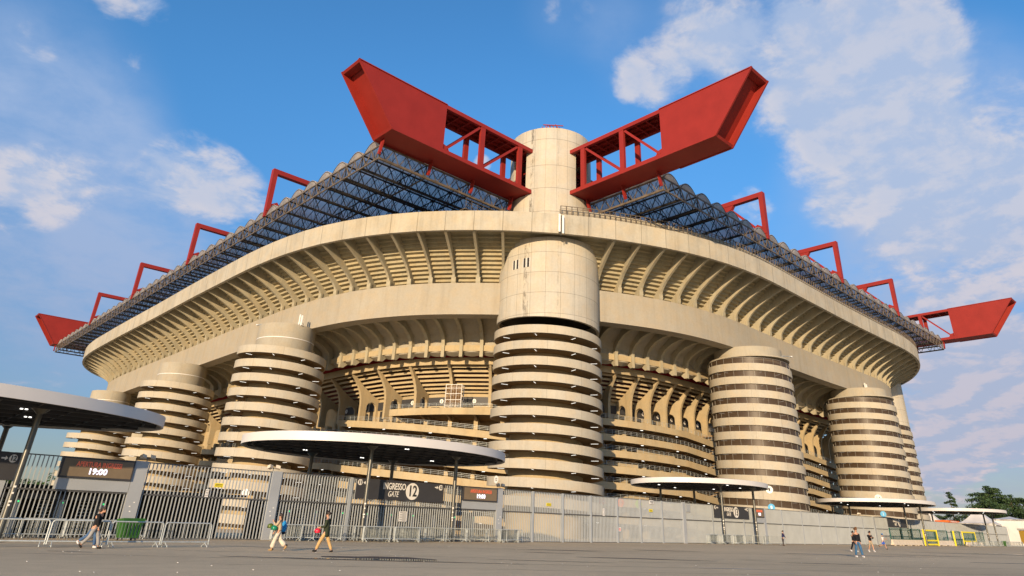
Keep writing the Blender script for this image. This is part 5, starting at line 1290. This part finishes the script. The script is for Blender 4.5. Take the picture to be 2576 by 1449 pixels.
# directions: to the right of the picture, to the left, toward and away from the camera (scene angle)
DR = math.atan2(w2p(1, 0)[1] - w2p(0, 0)[1], w2p(1, 0)[0] - w2p(0, 0)[0]); DL = DR + PI; DT = DR - PI / 2; DA = DR + PI / 2
def at(x, y): return w2p(x, y)
x, y = at(-19.1, 33.35); person(x, y, DR + .1, 'man in a black hoodie and grey joggers walking right with his head bowed', 1.74, ((20, 6), (-16, 26)), ((-16, 20, 5), (8, 12, 5)), hood=True, head_pitch=38, lean=7)
x, y = at(-19.6, 34.1); person(x, y, DR + .1, 'person in blue jeans and white trainers mostly hidden behind the man in the black hoodie', 1.62, ((14, 8), (-24, 34)), ((-20, 20, 5), (10, 12, 5)), ('dark_sweater', (.02, .022, .03)), ('blue_denim', (.06, .12, .24)), ('white_trainers', (.65, .65, .65)), head_pitch=15)
x, y = at(-12.05, 36.5); wo_, wj = person(x, y, DL, 'woman with long dark hair, beige sweater and wide white trousers, hand at her ear', 1.66, ((18, 6), (-12, 38)), ((30, 112, 8), (20, 70, 10)), ('beige_sweater', (.50, .38, .24)), ('cream_trousers', (.62, .55, .44)), ('tan_shoes', (.38, .25, .11)), long_hair=True, wide=True, build=.92)
x, y = at(-12.3, 37.25); p2, pj = person(x, y, DL, 'companion walking close behind the woman, carrying a blue backpack', 1.58, ((16, 8), (-16, 40)), ((12, 20, 6), (-10, 20, 6)), ('sand_jacket', (.40, .31, .20)), ('tan_trousers', (.50, .36, .18)), ('dark_shoes', (.04, .035, .03)), 'hair_lt', build=.9)
# backpack
def ellipsoid(name, c, r, mat, parent, rz=0, n=16, m_=10, zcut=-1.0):
    mb = MB(); rows = []; c = Vector(c); cs, sn = math.cos(rz), math.sin(rz)
    for i in range(m_ + 1):
        t_ = max(-PI / 2 + PI * i / m_, math.asin(zcut)); row = []
        for j in range(n):
            a = 2 * PI * j / n; lx, ly, lz = r[0] * math.cos(t_) * math.cos(a), r[1] * math.cos(t_) * math.sin(a), r[2] * math.sin(t_); row.append(c + Vector((lx * cs - ly * sn, lx * sn + ly * cs, lz)))
        rows.append(row)
    mb.sweep(rows, True, False, caps=True); return mb.build(name, mat, parent, smooth=True)
bk = pj['w'](Vector((-.20, 0, 1.12))); o = empty('backpack', bk); tag(o, 'bright blue backpack on the back of the woman\'s companion', 'backpack')
ellipsoid('pack', bk, (.13, .17, .30), cloth('blue_nylon', (.03, .26, .55)), o, DL); ellipsoid('base', bk - Vector((0, 0, .24)), (.12, .16, .08), cloth('black_nylon', (.02, .02, .03)), o, DL)
def helmet(c, rz, shell, label, tilt=0):
    o = empty('helmet', c); tag(o, label, 'helmet'); ellipsoid('shell', c, (.155, .13, .135), shell, o, rz, 20, 12, -.55)
    mb = MB(); u = Vector((math.cos(rz), math.sin(rz), 0)); w_ = Vector((-u.y, u.x, 0)); mb.obox(Vector(c) + u * .10 + Vector((0, 0, -.03)), u * .045, w_ * .085, (0, 0, .035)); mb.build('visor', M['rubber'], o); return o
M['olive_shell'] = plain('olive_shell', (.09, .13, .015), .3, 0, .05, 5); M['green_shell'] = plain('green_shell', (.01, .20, .10), .25, 0, .05, 5); M['red_shell'] = plain('red_shell', (.62, .02, .05), .3, 0, .05, 5)
cU_ = Vector((math.cos(DL), math.sin(DL), 0)); cN = Vector((math.cos(DT), math.sin(DT), 0)) 
helmet(wj['w'](Vector((.52, -.05, 1.10))), DL + .4, M['olive_shell'], 'round olive green helmet carried in front of the woman')
helmet(wj['w'](Vector((.22, .22, 1.02))), DL, M['green_shell'], 'dark green helmet with white trim under the woman\'s arm')
x, y = at(-9.75, 36.4); po_, mj = person(x, y, DL, 'man in an olive coat and tan trousers walking left with a red helmet', 1.84, ((27, 6), (-17, 10)), ((6, 74, 6), (2, 78, 6)), ('olive_coat', (.035, .045, .025)), ('tan_chinos', (.52, .34, .15)), ('black_leather', (.02, .02, .02)), coat=.22, lean=1, build=1.05)
helmet((mj['hand'][0] + mj['hand'][1]) / 2 + cU_ * .10 + Vector((0, 0, -.16)), DL, M['red_shell'], 'shiny red helmet held by the man in the olive coat')
x, y = at(22.7, 52.0); person(x, y, DT + .25, 'man in a black zip jacket, blue jeans and white trainers walking toward the camera', 1.86, ((14, 4), (-10, 6)), ((-4, 14, 8), (4, 22, 8)), ('black_zip_jacket', (.012, .012, .016)), ('blue_jeans', (.05, .13, .25)), ('white_trainers', (.65, .65, .65)), 'hair_lt', lean=0, build=1.06)
x, y = at(30.9, 71.6); person(x, y, DT + .6, 'person all in black with white shoes, half hidden behind the man in the zip jacket', 1.76, ((12, 4), (-14, 16)), ((-8, 14, 6), (8, 22, 6)), ('black_cotton', (.012, .012, .014)), ('black_trousers', (.015, .015, .02)), ('white_trainers', (.65, .65, .65)))
x, y = at(32.6, 71.8); person(x, y, DT + .2, 'young man in a black sweater and khaki shorts looking at his phone', 1.8, ((14, 4), (-8, 20)), ((22, 88, 4), (22, 88, 4)), ('black_cotton', (.012, .012, .014)), ('khaki_shorts', (.36, .29, .20)), ('white_trainers', (.65, .65, .65)), shorts=True, socks=True, head_pitch=25)
x, y = at(42.6, 90.5); person(x, y, DT + .9, 'runner in a white shirt, blue shorts and blue cap', 1.72, ((24, 10), (-10, 70)), ((20, 80, 8), (-20, 80, 8)), ('white_shirt', (.72, .70, .68)), ('blue_shorts', (.03, .10, .48)), ('black_leather', (.02, .02, .02)), shorts=True, short_sleeve=True, cap=('blue_cap', (.04, .20, .50)))
x, y = at(32.6, 96.5); person(x, y, DR + .3, 'distant man in a dark blue shirt leaning at the crowd barriers', 1.78, ((8, 4), (-8, 6)), ((30, 40, 8), (10, 30, 8)), ('navy_shirt', (.025, .03, .09)), ('dark_trousers', (.05, .045, .05)), ('dark_shoes', (.04, .035, .03)), lean=8)

# ------------------------------------------------------------------ trees
def leaf_mat(name, c):
    mt, t, b = new_mat(name); n = pos_noise(t, 1.3, 4); f = maprange(t, n, .35, .65, .55, 1.45, False); v = t.nodes.new('ShaderNodeVectorMath'); v.operation = 'SCALE'; v.inputs[0].default_value = c; t.links.new(f, v.inputs['Scale']); t.links.new(v.outputs[0], b.inputs['Base Color']); b.inputs['Roughness'].default_value = .7; return mt
M['cedar'] = leaf_mat('cedar_needles', (.045, .085, .028)); M['bark'] = plain('bark', (.10, .065, .045), .9, 0, .3, 3); M['leaf'] = leaf_mat('leaves', (.05, .11, .02))
def leafcard(mb, p, s_, rnd, droop=.0, d=None):
    a = rnd.uniform(0, 2 * PI); u = Vector((math.cos(a), math.sin(a), rnd.uniform(-.5, .3) - droop)).normalized() if d is None else d; w_ = u.cross(Vector((rnd.uniform(-1, 1), rnd.uniform(-1, 1), 1))).normalized()
    mb.face([p - u * s_ - w_ * s_ * .28, p + u * s_ * .2 - w_ * s_ * .42, p + u * s_ * 1.1, p + u * s_ * .2 + w_ * s_ * .42, p - u * s_ + w_ * s_ * .28])
def cedar(x, y, h, rad, label, seed, lean=(0, 0), density=1.0, sparse=False):
    rnd = random.Random(seed); o = empty('cedar_tree', (x, y, 0)); tag(o, label, 'tree', 'cedar trees at the right')
    mb = MB(); seg = 8; tp = [Vector((x + lean[0] * (i / seg) ** 2, y + lean[1] * (i / seg) ** 2, h * .97 * i / seg)) for i in range(seg + 1)]
    for i in range(seg): mb.tube(tp[i], tp[i + 1], h * .022 * (1 - i / seg * .85), 8, h * .022 * (1 - (i + 1) / seg * .85), cap=False)
    lf = MB(); nb = int((26 if not sparse else 15) * density)
    for i in range(nb):
        f = .18 + .80 * i / nb + rnd.uniform(-.02, .02); base_ = tp[0].lerp(tp[-1], f); base_.x = x + lean[0] * f * f; base_.y = y + lean[1] * f * f
        prof = (math.sin(PI * min(1, (f - .05) ** .75)) ** .55) if not sparse else (1 - f) ** .6 * (.55 + .6 * rnd.random())
        L_ = rad * max(.22, prof) * rnd.uniform(.75, 1.1); a = rnd.uniform(0, 2 * PI); d = Vector((math.cos(a), math.sin(a), .22 if not sparse else .05)); prev = base_; ns = 7
        for j in range(1, ns + 1):
            u = j / ns; p = base_ + d * L_ * u + Vector((0, 0, -L_ * .30 * u * u)); mb.tube(prev, p, .09 * (1 - u * .8) * h / 14, 5, cap=False)
            nl = int((44 if not sparse else 26) * (.35 + u))
            for q_ in range(nl):
                w_ = L_ * .17 * (1.2 - .5 * u); off = Vector((rnd.gauss(0, w_), rnd.gauss(0, w_), -abs(rnd.gauss(0, w_ * .50)) + .1)); leafcard(lf, p + off, rnd.uniform(.12, .34) * h / 14, rnd, .65)
            prev = p
    for q_ in range(120): leafcard(lf, tp[-1] + Vector((rnd.gauss(0, h * .03), rnd.gauss(0, h * .03), -abs(rnd.gauss(0, h * .06)) + h * .03)), .3 * h / 14, rnd, .3)
    mb.build('trunk', M['bark'], o); lf.build('crown', M['cedar'], o, fixn=False)
FS = 1.3
def far(wx, wy, s=FS): return w2p(wx * s, wy * s)
x, y = far(129.0, 225); cedar(x, y, 18.2, 8.5, 'slim cedar with a ragged open top between the two farthest canopies', 3, sparse=True, density=1.5)
for i, (wx, wy, h, r, lb) in enumerate(((125.5, 200, 18.6, 10, 'tall broad cedar with drooping branches behind the farthest canopy'), (132.0, 201, 16.0, 10.5, 'broad cedar sloping down right beside the tallest one'), (141.0, 203, 13.2, 10.5, 'low broad cedar cut off by the right edge of the photo'), (124.5, 230, 10.4, 11, 'low dark cedar behind the slim ragged one'))):
    x, y = far(wx, wy); cedar(x, y, h, r, lb, 20 + i, density=1.9)
def broad(x, y, h, r, label, seed):
    rnd = random.Random(seed); o = empty('leafy_tree', (x, y, 0)); tag(o, label, 'tree', 'leafy trees seen through the left fence'); mb = MB(); mb.tube((x, y, 0), (x, y, h * .55), .35, 8, .2)
    lf = MB()
    for c in range(16):
        cc = Vector((x + rnd.gauss(0, r * .45), y + rnd.gauss(0, r * .45), h * .62 + rnd.gauss(0, h * .14))); mb.tube((x, y, h * .4), cc, .12, 5, .04, cap=False); rr_ = r * rnd.uniform(.3, .5)
        for q_ in range(150): v = Vector((rnd.gauss(0, 1), rnd.gauss(0, 1), rnd.gauss(0, .8))).normalized() * rr_ * rnd.uniform(.6, 1.05); leafcard(lf, cc + v, rnd.uniform(.25, .5), rnd, .1)
    mb.build('trunk', M['bark'], o); lf.build('crown', M['leaf'], o, fixn=False)
for i, (wx, wy, h, r) in enumerate(((-146, 203, 11.8, 5.5), (-141, 206, 12.3, 5), (-135.5, 208, 11.5, 5), (-152, 199, 11, 6), (-159, 195, 11.5, 6), (-128, 211, 9.5, 4.5))):
    x, y = at(wx, wy); broad(x, y, h, r, ORD[i] + ' far leafy tree in the clump behind the left fence', 60 + i)

# ------------------------------------------------------------------ market tents and the food kiosk at the right
def tent(c, w, d, h0, h1, ang, label, seed=0):
    o = empty('market_tent', (c[0], c[1], 0), 0); tag(o, label, 'tent', 'white market tents'); u = Vector((math.cos(ang), math.sin(ang), 0)); v = Vector((-u.y, u.x, 0)); C_ = Vector((c[0], c[1], 0)); mb = MB()
    cs_ = [C_ + u * w * sx + v * d * sy for sx, sy in ((-1, -1), (1, -1), (1, 1), (-1, 1))]; m_ = 6; apex = C_ + Vector((0, 0, h1))
    for i in range(4):
        a, b = cs_[i] + Vector((0, 0, h0)), cs_[(i + 1) % 4] + Vector((0, 0, h0))
        for j in range(m_):
            def cv(p, t_): q_ = p.lerp(apex, t_); q_.z = h0 + (h1 - h0) * t_ ** 1.5; return q_
            mb.face([cv(a, j / m_), cv(b, j / m_), cv(b, (j + 1) / m_), cv(a, (j + 1) / m_)])
        mb.face([a, b, b - Vector((0, 0, .45)), a - Vector((0, 0, .45))])
    mb.build('roof', M['tent'], o, fixn=False); mb = MB()
    for i in (0, 1, 3):
        a, b = cs_[i], cs_[(i + 1) % 4]; n = 8
        for j in range(n): 
            p, q_ = a.lerp(b, j / n), a.lerp(b, (j + 1) / n); k_ = v * (.10 * math.sin(j * 2.1)); mb.face([p + k_, q_ - k_ * .3, q_ + Vector((0, 0, h0)), p + Vector((0, 0, h0))])
    if seed != 9: mb.build('side_curtain', M['tent'], o, fixn=False)
    mb = MB()
    for p in cs_: mb.tube(p, p + Vector((0, 0, h0)), .06)
    mb.build('poles', M['galv'], o); return o
KF = 1.30
x, y = far(106.5, 175.5, KF); tent((x, y), 6.5, 5, 5.8, 10.2, .1, 'pointed white tent whose tip shows above the farthest canopy')
x, y = far(92.0, 170.0, 1.42); tent((x, y), 5, 5, 5.0, 9.6, .1, 'smaller white tent left of the orange awning')
x, y = far(117.5, 181.0, KF); tent((x, y), 9.5, 5, 7.2, 8.2, .1, 'long low white tent roof behind the yellow kiosk')
x, y = far(98.5, 175.0, 1.36)
o = empty('awning', (x, y, 0)); tag(o, 'flat orange awning with scrawled lettering between the white tents', 'awning'); mb = MB(); mb.box(x - 5.5, x + 5.5, y - 2, y + 2, 5.9, 6.6); mb.build('sheet', M['orange'], o); mb = MB()
for sx in (-5.3, 5.3):
    for sy in (-1.9, 1.9): mb.tube((x + sx, y + sy, 0), (x + sx, y + sy, 5.9), .06)
mb.build('poles', M['galv'], o); text_obj('PIADINA', x, y + 2.03, 6.25, .7, M['white'], o, width=7)
kx, ky = far(109.8, 158.0, 1.27)
ko = empty('food_kiosk', (kx, ky, 0)); tag(ko, 'yellow food kiosk with red and white lettering at the right edge', 'kiosk'); M['kiosk_yellow'] = plain('kiosk_yellow', (.72, .44, .06), .5, 0, .06, 1)
KA = DR + .05; u = Vector((math.cos(KA), math.sin(KA), 0)); v = Vector((math.cos(KA - PI / 2), math.sin(KA - PI / 2), 0)); KC = Vector((kx, ky, .35))
mb = MB(); mb.obox(KC + Vector((0, 0, 1.9)), u * 7, v * 1.4, (0, 0, 1.6)); mb.build('body', M['kiosk_yellow'], ko)
mb = MB(); mb.obox(KC + Vector((0, 0, 3.75)) + v * .3, u * 7.2, v * 1.9, (0, 0, .22)); mb.build('roof', M['white'], ko)
mb = MB()
for i in range(22): mb.obox(KC + v * 1.43 + u * (-6.7 + i * .64) + Vector((0, 0, 3.25)), u * .22, v * .03, (0, 0, .20))
mb.build('checks', M['white'], ko)
mb = MB(); mb.obox(KC + v * 1.41 + Vector((0, 0, 3.25)), u * 7, v * .02, (0, 0, .27)); mb.build('check_band', M['ink'], ko)
mb = MB(); mb.obox(KC + v * 1.43 - u * 4.6 + Vector((0, 0, 2.25)), u * .9, v * .03, (0, 0, .45)); mb.build('hatch', M['green_frame'], ko)
mb = MB(); rnd = random.Random(4)
for i in range(26): mb.obox(KC + v * 1.45 + u * (-6.5 + i * .5 + rnd.uniform(-.1, .1)) + Vector((0, 0, .95 + rnd.uniform(-.12, .12))), (u + Vector((0, 0, rnd.uniform(-.6, .6)))) * rnd.uniform(.08, .2), v * .02, (0, 0, rnd.uniform(.15, .4)))
mb.build('red_print', M['redsign'], ko)
mb = MB(); mb.obox(KC + v * 1.42 + Vector((0, 0, .95)), u * 6.8, v * .02, (0, 0, .5)); mb.build('lower_panel', M['white'], ko)

for me in bpy.data.meshes: me.validate()
